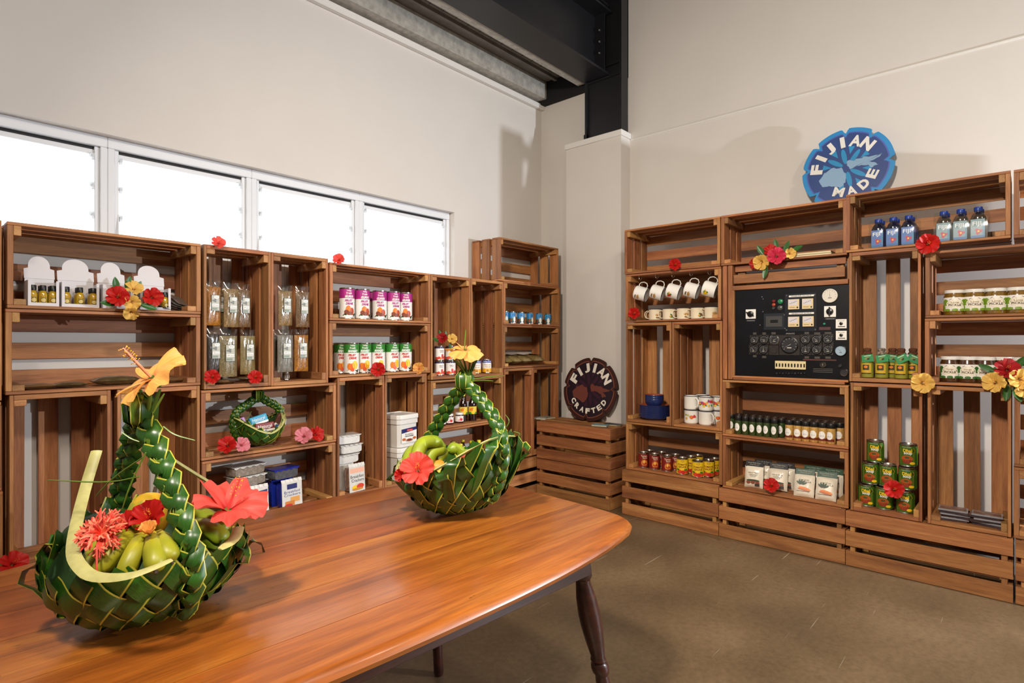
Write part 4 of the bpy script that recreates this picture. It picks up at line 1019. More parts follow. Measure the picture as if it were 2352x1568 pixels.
# ---- tomato juice and passion nectar
def deco_tomato_juice(d, r, h):
    d.rect(-PI*r*.98, h*.82, PI*r*.98, h-.0095, ink('2a1c4a'), nu=28); d.rect(r*-.2, h*.84, r*.3, h*.89, WHT)
    d.text('TOMATO', 0.002, h*.66, h*.07, WINE, wid=r*.9, bold=.02); d.text('JUICE', 0.002, h*.56, h*.07, WINE, wid=r*.7, bold=.02)
    d.rect(r*.0, h*.12, r*.42, h*.42, ink('c8322a')); d.ell(r*.21, h*.42, r*.21, h*.03, ink('e2604a')); d.ell(-r*.45, h*.18, r*.35, h*.10, TOMR); d.ell(-r*.95, h*.16, r*.3, h*.09, TOMR); d.ell(r*.75, h*.2, r*.32, h*.12, TOMR); d.ell(-r*.15, h*.14, r*.2, h*.07, ORANGE)
def deco_passion(d, r, h):
    d.rect(-PI*r*.98, h*.76, PI*r*.98, h-.0095, ink('1c3f96'), nu=28); d.text('Valley Fresh', 0, h*.84, h*.10, WHT, wid=r*2.1, bold=.02)
    d.text('Passion', 0, h*.62, h*.11, ink('c0562c'), wid=r*1.3); d.text('Nectar', r*.1, h*.47, h*.11, ink('c0562c'), wid=r*1.1)
    d.rect(-PI*r*.98, .0085, PI*r*.98, h*.34, ink('e8a51c'), nu=28); d.rect(-r*.3, h*.1, r*.3, h*.28, WHT)
    for k in range(7): d.rect(-r*.25+k*r*.075, h*.12, -r*.25+k*r*.075+r*.03, h*.26, BLK); d.o -= d.step
rt, ht = 0.0385, 0.113
a = None
for i, (px, ins, lv, rz) in enumerate([(1009, .07, 0, .4), (1035, .07, 0, .2), (1009, .07, 1, .5), (1034, .075, 1, .3)]):
    lab = ['white tomato juice tin, lower one by the crate post', 'white tomato juice tin, lower one farther from the crate post', 'white tomato juice tin, upper one by the crate post', 'white tomato juice tin, upper one behind the peach flower'][i]
    loc = PL(px, ins+rt, 1.0915+lv*(ht+.0005)); rz = fc(loc, rz-.05)
    if a is None: a = tin('juice_tin', lab, 'tin', rt, ht, WHT, deco_tomato_juice, loc, rz, 'tomato juice tins')
    else: dup(a, lab, loc, rz)
a = None
for i, px in enumerate((1094, 1118)):
    lab = ['blue-topped orange nectar tin by the crate post', 'blue-topped orange nectar tin farther from the basket handle'][i]; loc = PL(px, .07+rt, 1.0895); rz = fc(loc, .1)
    if a is None: a = tin('nectar_tin', lab, 'tin', rt, ht, WHT, deco_passion, loc, rz, 'passion nectar tins')
    else: dup(a, lab, loc, rz+.1)
# ---- small blue tins
def deco_coco(d, r, h):
    d.rect(-PI*r*.98, h*.45, PI*r*.98, h-.0095, ink('1f86c8'), nu=28); d.rect(-PI*r*.98, .0085, PI*r*.98, h*.25, ink('2a4a5a'), nu=28)
    d.rect(-r*.6, h*.62, r*.5, h*.85, ink('d8a81c')); d.text('coconut', -r*.05, h*.735, h*.10, NAVY, wid=r*.8); d.text('milk', 0, h*.5, h*.09, YEL)
    d.ell(r*.25, h*.36, r*.42, h*.26, ink('8a9aa0')); d.ell(r*.25, h*.36, r*.36, h*.22, WHT); d.ell(r*.3, h*.08, r*.5, h*.05, WHT); d.ell(-r*.8, h*.3, r*.3, h*.16, BRN)
a = None
for i, (px, rz) in enumerate([(1160, .3), (1176, .9), (1196, .3), (1217, 1.0), (1238, .3), (1258, -.1)]):
    lab = f'{ORD[i]} small blue coconut tin counting from the left'; loc = PL(px, .06+.031, 1.5035); rz = fc(loc, rz*.6)
    if a is None: a = tin('coconut_tin', lab, 'tin', .031, .105, ink('4a6a4a'), deco_coco, loc, rz, 'small blue coconut tins')
    else: dup(a, lab, loc, rz)
# ---- red and yellow small tins on the crate wall
def deco_redtin(d, r, h):
    d.text('Tomato', 0, h*.80, h*.12, CREAM, wid=r*1.15); d.text('Sauce', r*.15, h*.68, h*.10, CREAM, wid=r*.8)
    d.ell(r*.05, h*.34, r*.62, h*.25, ink('b3541c')); d.ell(r*.05, h*.33, r*.5, h*.18, ink('d68a2c')); d.ell(r*.1, h*.30, r*.42, h*.09, ink('a83a14')); d.ell(r*.1, h*.12, r*.55, h*.06, ink('7a1c14')); d.ell(0, h*.42, r*.12, h*.12, ink('e8b45a'))
def deco_yellowtin(d, r, h):
    d.ell(0, h*.83, r*.36, h*.09, ink('c8a01c')); d.text('TOMATO', 0, h*.63, h*.11, WINE, wid=r*1.65, bold=.03); d.text('SAUCE', 0, h*.49, h*.11, WINE, wid=r*1.3, bold=.03)
    d.ell(-r*.5, h*.2, r*.4, h*.12, TOMR); d.ell(r*.1, h*.17, r*.42, h*.12, RED); d.ell(r*.7, h*.2, r*.35, h*.11, TOMR); d.ell(r*.55, h*.32, r*.3, h*.06, GRN); d.ell(-r*.8, h*.33, r*.28, h*.05, GRN)
a = None
for i, (px, ins, nm) in enumerate([(1478, .05, 'front row next to the crate post'), (1503, .05, 'front row middle'), (1532, .05, 'front row beside the yellow tins'), (1491, .145, 'back row next to the crate post'), (1519, .145, 'back row middle'), (1551, .13, 'back row beside the yellow tins')]):
    lab = 'dark red tomato tin, ' + nm; loc = PR(px, ins+.041, .3685); rz = fc(loc, .1)
    if a is None: a = tin('sauce_tin', lab, 'tin', .041, .117, ink('7c1a16'), deco_redtin, loc, rz, 'dark red tomato tins')
    else: dup(a, lab, loc, rz)
a = None
for i, (px, ins, nm) in enumerate([(1567, .03, 'front row beside the red tins'), (1603, .02, 'standing foremost'), (1586, .12, 'second row beside the red tins'), (1627, .085, 'second row toward the panel column'), (1602, .20, 'back row beside the red tins'), (1640, .16, 'back row toward the panel column')]):
    lab = 'yellow tomato sauce tin, ' + nm; loc = PR(px, ins+.043, .3685); rz = fc(loc, .05)
    if a is None: a = tin('sauce_tin', lab, 'tin', .042, .121, ink('e6c020'), deco_yellowtin, loc, rz, 'yellow tomato sauce tins')
    else: dup(a, lab, loc, rz)
# ---- green soup tins
def deco_dhal(d, r, h):
    w = r*.98; d.poly([(-w*.85, h*.12), (w*.75, h*.12), (w*.75, h*.62), (w*.95, h*.72), (w*.7, h*.86), (-w*.85, h*.86)], ink('c8b02c')); d.poly([(-w*.80, h*.13), (w*.70, h*.13), (w*.70, h*.63), (w*.88, h*.72), (w*.66, h*.845), (-w*.80, h*.845)], ink('3a1f10'))
    d.text('Ocean Harvest', -w*.1, h*.88, h*.035, WHT, wid=w*1.0); d.text('Dhal', 0, h*.73, h*.15, YEL, wid=w*1.0, bold=.04); d.text('soup', w*.05, h*.59, h*.13, WHT, wid=w*.9, bold=.03)
    d.ell(-w*.05, h*.38, w*.66, h*.14, ink('b8561c')); d.ell(-w*.05, h*.27, w*.55, h*.12, ink('8a3216')); d.ell(-w*.05, h*.41, w*.55, h*.10, ink('a8541c')); d.ell(-w*.05, h*.42, w*.25, h*.05, ink('4a4a16'))
    d.ell(w*.55, h*.18, w*.32, h*.06, YEL); d.rect(w*1.15, h*.1, w*1.55, h*.85, ink('7aa02c')); d.rect(w*1.25, h*.14, w*1.45, h*.6, ink('4a7a1c'))
a = None; hs_ = .131
for i, (px, ins, lv, nm) in enumerate([(1990, .055, 0, 'bottom row next to the flour bags'), (2031, .045, 0, 'bottom row middle, under the red flower'), (2079, .035, 0, 'bottom row next to the card piles'),
                                   (1999, .075, 1, 'middle row next to the flour bags'), (2039, .075, 1, 'middle row centre'), (2084, .06, 1, 'middle row next to the card piles'),
                                   (2010, .095, 2, 'top of the pile next to the flour bags'), (2086, .085, 2, 'top of the pile next to the card piles'), (2012, .165, 0, 'back row under the far top tin'), (2012, .168, 1, 'back row middle under the far top tin')]):
    lab = 'green dhal soup tin, ' + nm; loc = PR(px, ins+.045, .3555+lv*(hs_+.0005)); rz = fc(loc, -.08)
    if a is None: a = tin('soup_tin', lab, 'tin', .045, hs_, ink('3f6418'), deco_dhal, loc, rz, 'green dhal soup tins')
    else: dup(a, lab, loc, rz)

# ---- enamel mugs
def mug_mesh(r, h):
    mb = MB(); mb.lathe([(0.0005, 0.0), (r*.86, 0.0), (r*.97, .005), (r, .012), (r, h-.004), (r*1.03, h-.001), (r*1.02, h+.0015), (r*.975, h), (r*.965, h-.006), (r*.95, .012), (r*.8, .006), (0.0005, .006)], 28); return mb
M_ENAMEL = mat('white_enamel', 'efede6', rough=0.18, coat=0.4); M_ENAMEL_C = mat('cream_enamel', 'efe3c6', rough=0.2, coat=0.4); M_RIM = mat('dark_enamel_rim', '1c2036', rough=0.25)
def mug(label, r, h, loc, rot, group, body=M_ENAMEL, deco=None, handle=True):
    root = thing('enamel_mug', label, 'mug', loc, group=group, rot=rot)
    part('mug_body', mug_mesh(r, h), body, root)
    mb = MB(); mb.lathe([(r*1.032, h-.0022), (r*1.036, h+.0005), (r*1.0, h+.0026), (r*.97, h+.0006)], 28, caps=False); part('rim_band', mb, M_RIM, root)
    if handle:
        mb = MB(); mb.tube([(-r*.98, 0, h*.82), (-r*1.25, 0, h*.86), (-r*1.58, 0, h*.74), (-r*1.66, 0, h*.5), (-r*1.5, 0, h*.27), (-r*1.2, 0, h*.17), (-r*.98, 0, h*.2)], .0062, 8, flat=.6); part('handle', mb, body, root)
    if deco: d = Decal(cyl_map(r+.0003)); deco(d, r, h); d.part('painted_flowers', root)
    return root
def deco_wheat(d, r, h):
    for k in range(6): a_ = PI/2+(k-2.5)*.32; d.ell(.55*r+.018*math.cos(a_), h*.28+.018*math.sin(a_), .011, .0032, ink('b08a4a'), rot=a_); d.o -= d.step
    d.o += d.step; d.ell(.55*r, h*.22, .016, .005, ink('6a5a2c')); d.ell(.35*r, h*.25, .005, .004, ink('8a4a2c'))
def deco_rose(c1):
    def f(d, r, h):
        d.ell(.5*r, h*.40, .012, .011, GRN, wob=.3); d.ell(.62*r, h*.36, .013, .012, c1, wob=.2); d.ell(.32*r, h*.30, .009, .008, ink('d8a03c'), wob=.2); d.ell(.75*r, h*.27, .008, .007, c1, wob=.2); d.ell(.45*r, h*.24, .010, .004, GRN)
    return f
rm, hm = .055, .097
zt = 1.858
hookm = MB(); hookm.tube([(0, 0, 0), (0, 0, -.016), (.004, 0, -.026), (.013, 0, -.030), (.021, 0, -.024), (.022, 0, -.014)], .0022, 6); hookm.lathe([(.006, -.004), (.006, 0)], 8)
hook_me = hookm.mesh('mug_hook', M_STEEL)
for i, px in enumerate((1468, 1506, 1543, 1584, 1626)):
    hx, hy, _ = PR(px, .055, 0)
    o = obj('mug_hook', hook_me, None, (hx, hy, zt), (0, 0, RZR)); tag(o, f'{ORD[i]} small steel hook over the hanging mugs from the pilaster', 'hook', 'steel mug hooks')
    # mug hangs by its handle: local -x (handle) up, tipped so that the mouth faces down the wall towards the frame edge
    M = Matrix.Rotation(RZR, 4, 'Z') @ Matrix.Rotation(math.radians(108), 4, 'Y') @ Matrix.Rotation(math.radians(-12), 4, 'X')
    loc = Vector((hx, hy+.034, zt-.030-.0895)) 
    mug(['hanging enamel mug nearest the pilaster with wheat print', 'second hanging enamel mug with wheat print', 'middle hanging enamel mug with red rose print', 'fourth hanging enamel mug with wheat print', 'hanging enamel mug with yellow flower print, nearest the panel'][i],
        rm, .097, loc, M.to_euler(), 'hanging enamel mugs', deco=[deco_wheat, deco_wheat, deco_rose(ink('b8322c')), deco_wheat, deco_rose(YEL)][i])
for i, (px, ins) in enumerate([(1505, .10), (1537, .10), (1570, .10), (1602, .10), (1634, .10), (1508, .20)]):
    mug(f'{ORD[i]} standing cream enamel mug counting from the pilaster' if i < 5 else 'standing cream enamel mug half hidden behind the first one', .049, .086, PR(px, ins+.05, 1.5145), (0, 0, RZR+.35), 'standing cream enamel mugs', M_ENAMEL_C, deco_wheat if i % 2 == 0 else deco_rose(ink('6a4a3a')))
def deco_garland(d, r, h):
    rn = random.Random(4)
    for k in range(9):
        u = -r*.9+k*r*.24; c = [ink('d8502c'), ink('e8a03c'), ink('8a4a8a'), ink('d8344a')][k % 4]; d.ell(u, h*.62+rn.uniform(-.012, .012), .010, .010, c, wob=.25)
    for k in range(6): d.ell(-r*.9+k*r*.36, h*.45+rn.uniform(-.006, .006), .008, .004, GRN, rot=k)
    d.ell(-r*.1, h*.36, .008, .007, YEL, wob=.2); d.ell(r*.5, h*.38, .007, .006, YEL, wob=.2)
def deco_spray(d, r, h):
    for k in range(7): a_ = k*.5; d.ell(-.2*r+.022*math.cos(a_), h*.5+.012*math.sin(a_)+.004*k-.012, .009, .0035, ink('9aa03c'), rot=a_)
    d.ell(r*.25, h*.5, .013, .012, ink('e0662c'), wob=.2); d.ell(r*.62, h*.55, .012, .011, ink('c8323c'), wob=.2); d.ell(-r*.45, h*.4, .008, .008, ink('d8a02c'), wob=.2)
for i, (px, ins, lv, nm, dc, hd) in enumerate([(1588, .05, 0, 'lower floral mug of the stack beside the plates', deco_spray, False), (1588, .05, 1, 'upper floral mug of the stack beside the plates', deco_garland, True),
        (1622, .045, 0, 'lower rose mug of the stack toward the panel', deco_rose(ink('c0323a')), True), (1622, .045, 1, 'upper floral mug of the stack toward the panel', deco_garland, False),
        (1612, .16, 0, 'lower mug of the rear stack behind the floral mugs', deco_spray, False), (1612, .16, 1, 'upper mug of the rear stack behind the floral mugs', deco_garland, False),
        (1648, .13, 0, 'lower mug half hidden by the crate post', deco_spray, False), (1648, .13, 1, 'upper mug half hidden by the crate post', deco_garland, False)]):
    mug(nm, .052, .099, PR(px, ins+.055, .7475+lv*.103), (0, 0, RZR+(2.6 if hd else .2)), 'floral enamel mugs', deco=dc, handle=hd)
# ---- blue plates and bowls
M_BLUE = mat('blue_glaze', '1f2c5c', rough=0.22, noise=.35, scale=30); M_FOOT = mat('white_foot', 'e6e2da', rough=.3); M_TERRA = mat('terracotta_glaze', '9a4426', rough=.3)
def dish(name, label, r, h, z, px, ins, group, cat):
    x, y, _ = PR(px, ins, 0); root = thing(name, label, cat, (x, y, z), 0, group)
    mb = MB(); mb.lathe([(r*.60, .004), (r*.70, .0), (r*.97, h*.45), (r*1.0, h), (r*.985, h+.002), (r*.965, h), (r*.86, h*.62), (r*.58, .008), (.0005, .008)], 32, mis=[1, 0, 0, 0, 2, 2, 2, 2, 2]); part('glazed_body', mb, [M_BLUE, M_FOOT, M_TERRA], root)
    mb = MB(); mb.lathe([(r*.52, 0), (r*.55, .004), (r*.48, .004)], 24); part('foot_ring', mb, M_FOOT, root); return root
zz = .7475
for i in range(6): dish('blue_plate', f'blue glazed plate, {ORD[i]} from the bottom of its stack',   .118-.0005*i, .034, zz+.0155*i, 1503, .13, 'stack of blue plates', 'plate')
zz += 5*.0155+.024
for i in range(3): dish('blue_bowl', ['lowest', 'middle', 'topmost'][i]+' blue bowl resting on the plate stack', .072, .056, zz+.016*i, 1503, .12, 'stack of blue bowls', 'bowl')

# ---- jars
def jar(name, label, r, h, body, lidm, lid_h, deco, loc, rz, group, neck=.86, shell=None, lab=(.16, .70)):
    root = thing(name, label, 'jar', loc, rz, group)
    mb = MB(); mb.lathe([(r*.9, 0), (r, .004), (r, h*.70), (r*.97, h*.76), (r*neck, h-lid_h-.002), (r*neck, h-lid_h)], 22); part('glass_body', mb, body, root)
    mb = MB(); mb.lathe([(r*(neck+.05), h-lid_h), (r*(neck+.07), h-lid_h+.001), (r*(neck+.07), h-.002), (r*(neck+.03), h)], 22); part('lid', mb, lidm, root)
    d = Decal(cyl_map(r+.0004)); 
    if shell: d.rect(-PI*r*.85, h*lab[0], PI*r*.85, h*lab[1], shell, nu=22)
    deco(d, r, h); d.part('paper_label', root); return root
M_PICKLE = mat('lime_pickle', '7a5a18', rough=.25, noise=.4, scale=60, coat=.6); M_PICKLE2 = mat('mango_pickle', '4a2c12', rough=.25, noise=.4, scale=60, coat=.6)
M_LIDW = mat('white_lid', 'e4e2dc', rough=.35); M_CAPB = mat('black_cap', '141414', rough=.4)
def deco_lime(word, greens):
    def f(d, r, h):
        for k in range(4): d.ell([-r*1.3, -r*.95, r*.95, r*1.3][k], h*[.28, .5, .5, .28][k], r*.35, h*.13, greens)
        d.ell(0, h*.44, r*.82, h*.19, ink('e8e0cc')); d.poly([(-r*.55, h*.60), (r*.55, h*.60), (r*.35, h*.65), (-r*.35, h*.65)], WINE)
        d.text(word, 0, h*.50, h*.07, ink('7a5a2c'), wid=r*.7); d.text('PICKLE', 0, h*.395, h*.085, ink('4a3a2a'), wid=r*1.15, bold=.02)
        for k in range(3): d.ell((k-1)*r*.7, h*.20, r*.3, h*.05, greens)
    return f
lj = None
for i, (px, ins) in enumerate([(2192, .045), (2238, .045), (2287, .045), (2338, .045), (2216, .15), (2262, .15), (2308, .15)]):
    lab = f'{ORD[i]} lime pickle jar in the front row from the oil bottles' if i < 4 else f'{ORD[i-4]} lime pickle jar in the back row from the oil bottles'
    loc = PR(px, ins+.049, 1.4965); rz = fc(loc, .05)
    if lj is None: lj = jar('pickle_jar', lab, .049, .139, M_PICKLE, M_LIDW, .018, deco_lime('Lime', ink('7a9a2c')), loc, rz, 'lime pickle jars', shell=WHT)
    else: dup(lj, lab, loc, rz)
lj = None
for i, (px, ins) in enumerate([(2182, .05), (2223, .05), (2264, .05), (2306, .09), (2349, .04), (2205, .16), (2250, .16)]):
    lab = f'{ORD[i]} mango pickle jar in the front row from the oil bottles' if i < 5 else f'{ORD[i-5]} mango pickle jar in the back row from the oil bottles'
    loc = PR(px, ins+.046, 1.1245); rz = fc(loc, 0)
    if lj is None: lj = jar('pickle_jar', lab, .046, .142, M_PICKLE2, M_LIDW, .018, deco_lime('Mango', ink('3a6a2c')), loc, rz, 'mango pickle jars', shell=WHT)
    else: dup(lj, lab, loc, rz)
# spice jars
M_HERB = mat('dried_herb', '34481f', rough=.4, noise=.5, scale=180, coat=.5); M_CURRY = mat('pale_spice', 'c39a52', rough=.4, noise=.4, scale=140, coat=.5)
def deco_herb(d, r, h): d.ell(0, h*.40, r*.75, h*.22, WHT); d.poly([(-r*.5, h*.48), (r*.5, h*.52), (r*.55, h*.50), (-r*.5, h*.45)], BLK); d.text('SPICE', 0, h*.36, h*.05, GREY, wid=r*.8)
def deco_curry(d, r, h):
    d.rect(-r*1.2, h*.12, r*1.2, h*.24, ink('6a2416'), nu=6); d.ell(0, h*.40, r*.8, h*.20, WHT); d.poly([(-r*.6, h*.50), (r*.5, h*.54), (r*.6, h*.51), (-r*.6, h*.47)], BLK); d.text('SPICE', 0, h*.36, h*.05, GREY, wid=r*.8)
ja = None
rows = [('front', .035, [1696, 1712.5, 1729, 1745, 1761.5, 1779]), ('second', .10, [1680, 1697, 1713, 1729.5, 1746, 1762, 1778.5, 1795]), ('third', .165, [1682, 1698, 1714, 1731, 1747, 1763.5, 1781, 1798])]
for nm, ins, pxs in rows:
    for i, px in enumerate(pxs):
        lab = f'{ORD[i]} green herb jar in the {nm} row counting from the tin side'; loc = PR(px, ins+.024, .7125)
        if ja is None: ja = jar('herb_jar', lab, .0235, .124, M_HERB, M_CAPB, .030, deco_herb, loc, RZR-.1, 'green herb jars', neck=.95)
        else: dup(ja, lab, loc, RZR+RNG.uniform(-.25, .15))
ja = None
rows = [('front', .03, [1813, 1832, 1851, 1870, 1889.5, 1909]), ('second', .10, [1822, 1840, 1858, 1876, 1895, 1914, 1929]), ('third', .17, [1824, 1842, 1860, 1878, 1897, 1916])]
for nm, ins, pxs in rows:
    for i, px in enumerate(pxs):
        lab = f'{ORD[i]} pale spice jar in the {nm} row counting from the herb jars'; loc = PR(px, ins+.026, .7125)
        if ja is None: ja = jar('spice_jar', lab, .0255, .126, M_CURRY, M_CAPB, .030, deco_curry, loc, RZR-.15, 'pale spice jars', neck=.95)
        else: dup(ja, lab, loc, RZR+RNG.uniform(-.25, .1))
# white-lidded jam jars and syrup bottles behind the far basket
def deco_jam(d, r, h): d.ell(r*.3, h*.36, r*.4, h*.14, RED); d.ell(-r*.2, h*.30, r*.3, h*.08, ink('d8a0a0')); d.text('JAM', r*.1, h*.55, h*.1, WINE)
ja = None
for i, (px, ins) in enumerate([(1000, .10), (1014, .04), (1032, .05), (1055, .05)]):
    lab = f'{ORD[i]} white-lidded jam jar from the crate post behind the far basket'; loc = PL(px, ins+.033, .7145)
    if ja is None: ja = jar('jam_jar', lab, .033, .080, mat('jam', '3a0e10', rough=.2, coat=.6), M_LIDW, .016, deco_jam, loc, fc(loc, .1), 'white-lidded jam jars', shell=WHT)
    else: dup(ja, lab, loc, fc(loc, .15))
def bottle(name, label, prof, body, capm, cap, deco, loc, rz, group, n=20, sq=None):
    root = thing(name, label, 'bottle', loc, rz, group)
    mb = MB(); mb.lathe(prof, n, sq=sq); part('bottle_body', mb, body, root)
    mb = MB(); mb.lathe([(cap[0]*.97, cap[1]), (cap[0], cap[1]+.002), (cap[0], cap[2]-.002), (cap[0]*.9, cap[2])], 16); part('cap', mb, capm, root)
    if deco: d = Decal(cyl_map(max(p[0] for p in prof)+.0005)); deco(d, max(p[0] for p in prof), prof[-1][1]); d.part('paper_label', root)
    return root
M_SYRUP = mat('dark_syrup', '1f0a08', rough=.08, coat=.7); M_CAPY = mat('yellow_cap', 'e8d21c', rough=.35)
def deco_syrup(d, r, h):
    d.rect(-r*1.6, h*.28, r*1.6, h*.58, ink('e8c63c'), nu=8); d.rect(-r*1.6, h*.28, r*1.6, h*.36, ink('4a8a2c'), nu=8); d.ell(r*.1, h*.34, r*.45, h*.06, YEL); d.ell(-r*.3, h*.47, r*.4, h*.06, ORANGE); d.rect(-r*.7, h*.50, r*.7, h*.55, ink('e9e2c8')); d.text('honey', r*.1, h*.525, h*.035, NAVY)
sp = [(.028, 0), (.033, .004), (.033, .125), (.030, .145), (.017, .175), (.014, .185), (.014, .20)]
a = None
for i, (px, ins) in enumerate([(1064, .09), (1085, .06), (1111, .08), (1121, .18)]):
    lab = f'{ORD[i]} dark syrup bottle with yellow label seen through the basket handle'; loc = PL(px, ins+.033, .7145)
    if a is None: a = bottle('syrup_bottle', lab, sp, M_SYRUP, M_CAPY, (.016, .20, .217), deco_syrup, loc, fc(loc, .1), 'dark syrup bottles')
    else: dup(a, lab, loc, fc(loc, .1))
a = None
sp2 = [(.028, 0), (.033, .004), (.033, .10), (.028, .125), (.016, .148), (.013, .155), (.013, .17)]
for i, (px, ins) in enumerate([(1009, .045), (1017, .16), (1031, .045), (1041, .16), (1058, .045), (1063, .17), (1083, .08), (1100, .06)]):
    lab = f'{ORD[i]} yellow-capped dark bottle low behind the far basket'; loc = PL(px, ins+.033, .3595)
    if a is None: a = bottle('sauce_bottle', lab, sp2, M_SYRUP, M_CAPY, (.0155, .17, .19), None, loc, 0, 'yellow-capped dark bottles')
    else: dup(a, lab, loc, 0)
# oil bottles with cloth tops and green tags
M_OIL = mat('pale_oil', '8a8a34', rough=.1, coat=.7); M_CLOTH = mat('brown_printed_cloth', '5a3218', rough=.9, noise=.6, scale=120); M_CLOTH2 = mat('zebra_cloth', '8a7a6a', rough=.9, noise=.9, scale=90)
op = [(.026, 0), (.034, .004), (.035, .09), (.031, .115), (.018, .135), (.016, .15), (.016, .158)]
for i, (px, ins, nm) in enumerate([(1992, .05, 'nearest the panel'), (2025, .045, 'second from the panel, zebra cloth top'), (2070, .045, 'tilted tag beside the yellow hibiscus'), (2050, .11, 'behind, between the front bottles'), (2097, .10, 'behind, by the crate post')]):
    def deco_oil(d, r, h): d.rect(-r*.8, h*.16, r*.8, h*.55, ink('c8a42c'), nu=5); d.rect(-r*.5, h*.3, r*.5, h*.5, ink('3a3a1c'), nu=3); d.ell(0, h*.42, r*.3, h*.05, ORANGE); d.rect(-r*.8, h*.16, r*.8, h*.19, BLK, nu=4)
    root = bottle('oil_bottle', 'green-tagged oil bottle, ' + nm, op, M_OIL, M_TIN, (.018, .158, .168), deco_oil, PR(px, ins+.036, 1.1315), RZR-.05, 'green-tagged oil bottles')
    mb = MB(); mb.lathe([(.028, .142), (.024, .150), (.019, .158), (.022, .170), (.018, .178), (.0005, .180)], 14); part('cloth_top', mb, M_CLOTH2 if i == 1 else M_CLOTH, root)
    d = Decal(flat_map()); tl = [-.15, -.2, -.5, .1, .4][i]
    d.rect(-.030, -.022, .030, .022, ink('2c8a52')); d.ell(-.004, .0, .014, .007, ink('7a8a4a'), rot=.4); d.ell(.004, -.004, .008, .005, ink('2a2c14'), rot=.4); d.rect(-.016, .012, .02, .016, ink('cfe0c8'))
    d.part('green_tag', root, (.010, -.038, .118), (0, tl, 0))
# ---- water packs
FIJ = ink('f2f4f6'); BLUEW = clear_mat('blue_bottle_wrap', 'a8c0ea', .2, .06)
M_CAPBL = mat('blue_cap', '1f3f9a', rough=.35)
wp = [(.030, 0), (.036, .004), (.0365, .10), (.034, .118), (.024, .142), (.0165, .150), (.0165, .158)]
def deco_fiji(d, r, h, bk):
    d.rect(-r*.88, h*.10, r*.88, h*.84, bk)
    d.text('FIJI', -r*.1, h*.64, h*.22, FIJ, wid=r*1.1, bold=.015); d.ell(r*.1, h*.33, r*.42, h*.11, ink('c02c4a'), wob=.35); d.ell(r*.1, h*.33, r*.14, h*.04, YEL)
    d.rect(-r*.85, h*.06, r*.85, h*.16, ink('2f6aa8')); d.rect(r*.62, h*.16, r*.85, h*.62, ink('3a8ab0'))
for pk, pxs, lab, bm_t in ((0, (2021, 2052, 2086), 'blue-tinted pack of water bottles beside the control panel column', BLUEW), (1, (2169, 2207, 2246), 'clear pack of water bottles near the frame edge', M_BOTTLE)):
    cx_, cy_, _ = PR(pxs[1], .05+.038, 0); root = thing('water_bottle_pack', lab, 'bottle pack', (cx_, cy_, 1.9025), RZR-.03)
    for row in (0, 1):
        for k in (-1, 0, 1):
            mb = MB(); mb.lathe(wp, 20, sq=3.2); b = part('bottle', mb, bm_t, root, (k*.0755, row*.077, 0))
            mb = MB(); mb.lathe([(.019, .157), (.0195, .159), (.0195, .176), (.018, .179)], 16); part('cap', mb, M_CAPBL, b)
            if row == 0: d = Decal(flat_map()); deco_fiji(d, .034, .13, ink('4f74b8') if pk == 0 else ink('7f9ca6')); d.part('printed_label', b, (0, -.0368, 0))
            else: mb = MB(); mb.lathe([(.033, .01), (.0335, .095), (.031, .112)], 16, sq=3.2); part('back_label', mb, ink('6f9cc8') if pk == 0 else ink('9ab4b0'), b)
    mb = MB()
    def film(i, j):
        u = (i*2-1); a_ = u*.118; z = .003+j*.17; q = .043 - .012*max(0, j-.72)/.28*1.6 - (.004*math.cos(a_/.0755*2*PI)*-1 if j > .6 else 0)
        return (a_, -q, z)
    mb.grid(film, 24, 8); mb.grid(lambda i, j: (film(i, j)[0], .077-film(i, j)[1], film(i, j)[2]), 24, 8)
    mb.grid(lambda i, j: (.118, -.04+.157*i, .003+j*.15), 4, 3); mb.grid(lambda i, j: (-.118, -.04+.157*i, .003+j*.15), 4, 3)
    part('shrink_film', mb, clear_mat('shrink_film', 'f4f6f6', .05, .15), root, angle=3)

# ---- pouches and bags
def pouch_mb(w, h, t, nu=10, nv=14, seal=.08, wr=.002, seed=1, sag=.0):
    """pillow bag standing in the x-z plane, base at z=0, thickness along y"""
    rn = random.Random(seed); ph = [rn.uniform(0, 6) for _ in range(4)]; mb = MB()
    def side(sg):
        def f(i, j):
            u = 2*i-1; v = 2*j-1; e = max(0, (abs(v)-(1-seal*2))/(seal*2)); bul = (max(0, 1-abs(u)**2.6)**.5)*(max(0, 1-abs(v/(1-seal*1.2))**4)**.5 if abs(v) < 1-seal*1.2 else 0)
            y = sg*(t/2*bul*(1+sag*(-v)) + .0006) + wr*math.sin(9*u+ph[0]+4*v)*bul*math.sin(7*v+ph[1])
            return (u*w/2*(1-.05*bul+.01*math.sin(6*v+ph[2])), y, h*j)
        return f
    mb.grid(side(-1), nu, nv); mb.grid(side(1), nu, nv); return mb
def grain_mat(name, c, c2, sc=160, rough=.35):
    if name in MATS: return MATS[name]
    m = mat(name, c, rough=rough, noise=.5, scale=sc, bump=.5, coat=.7); return m
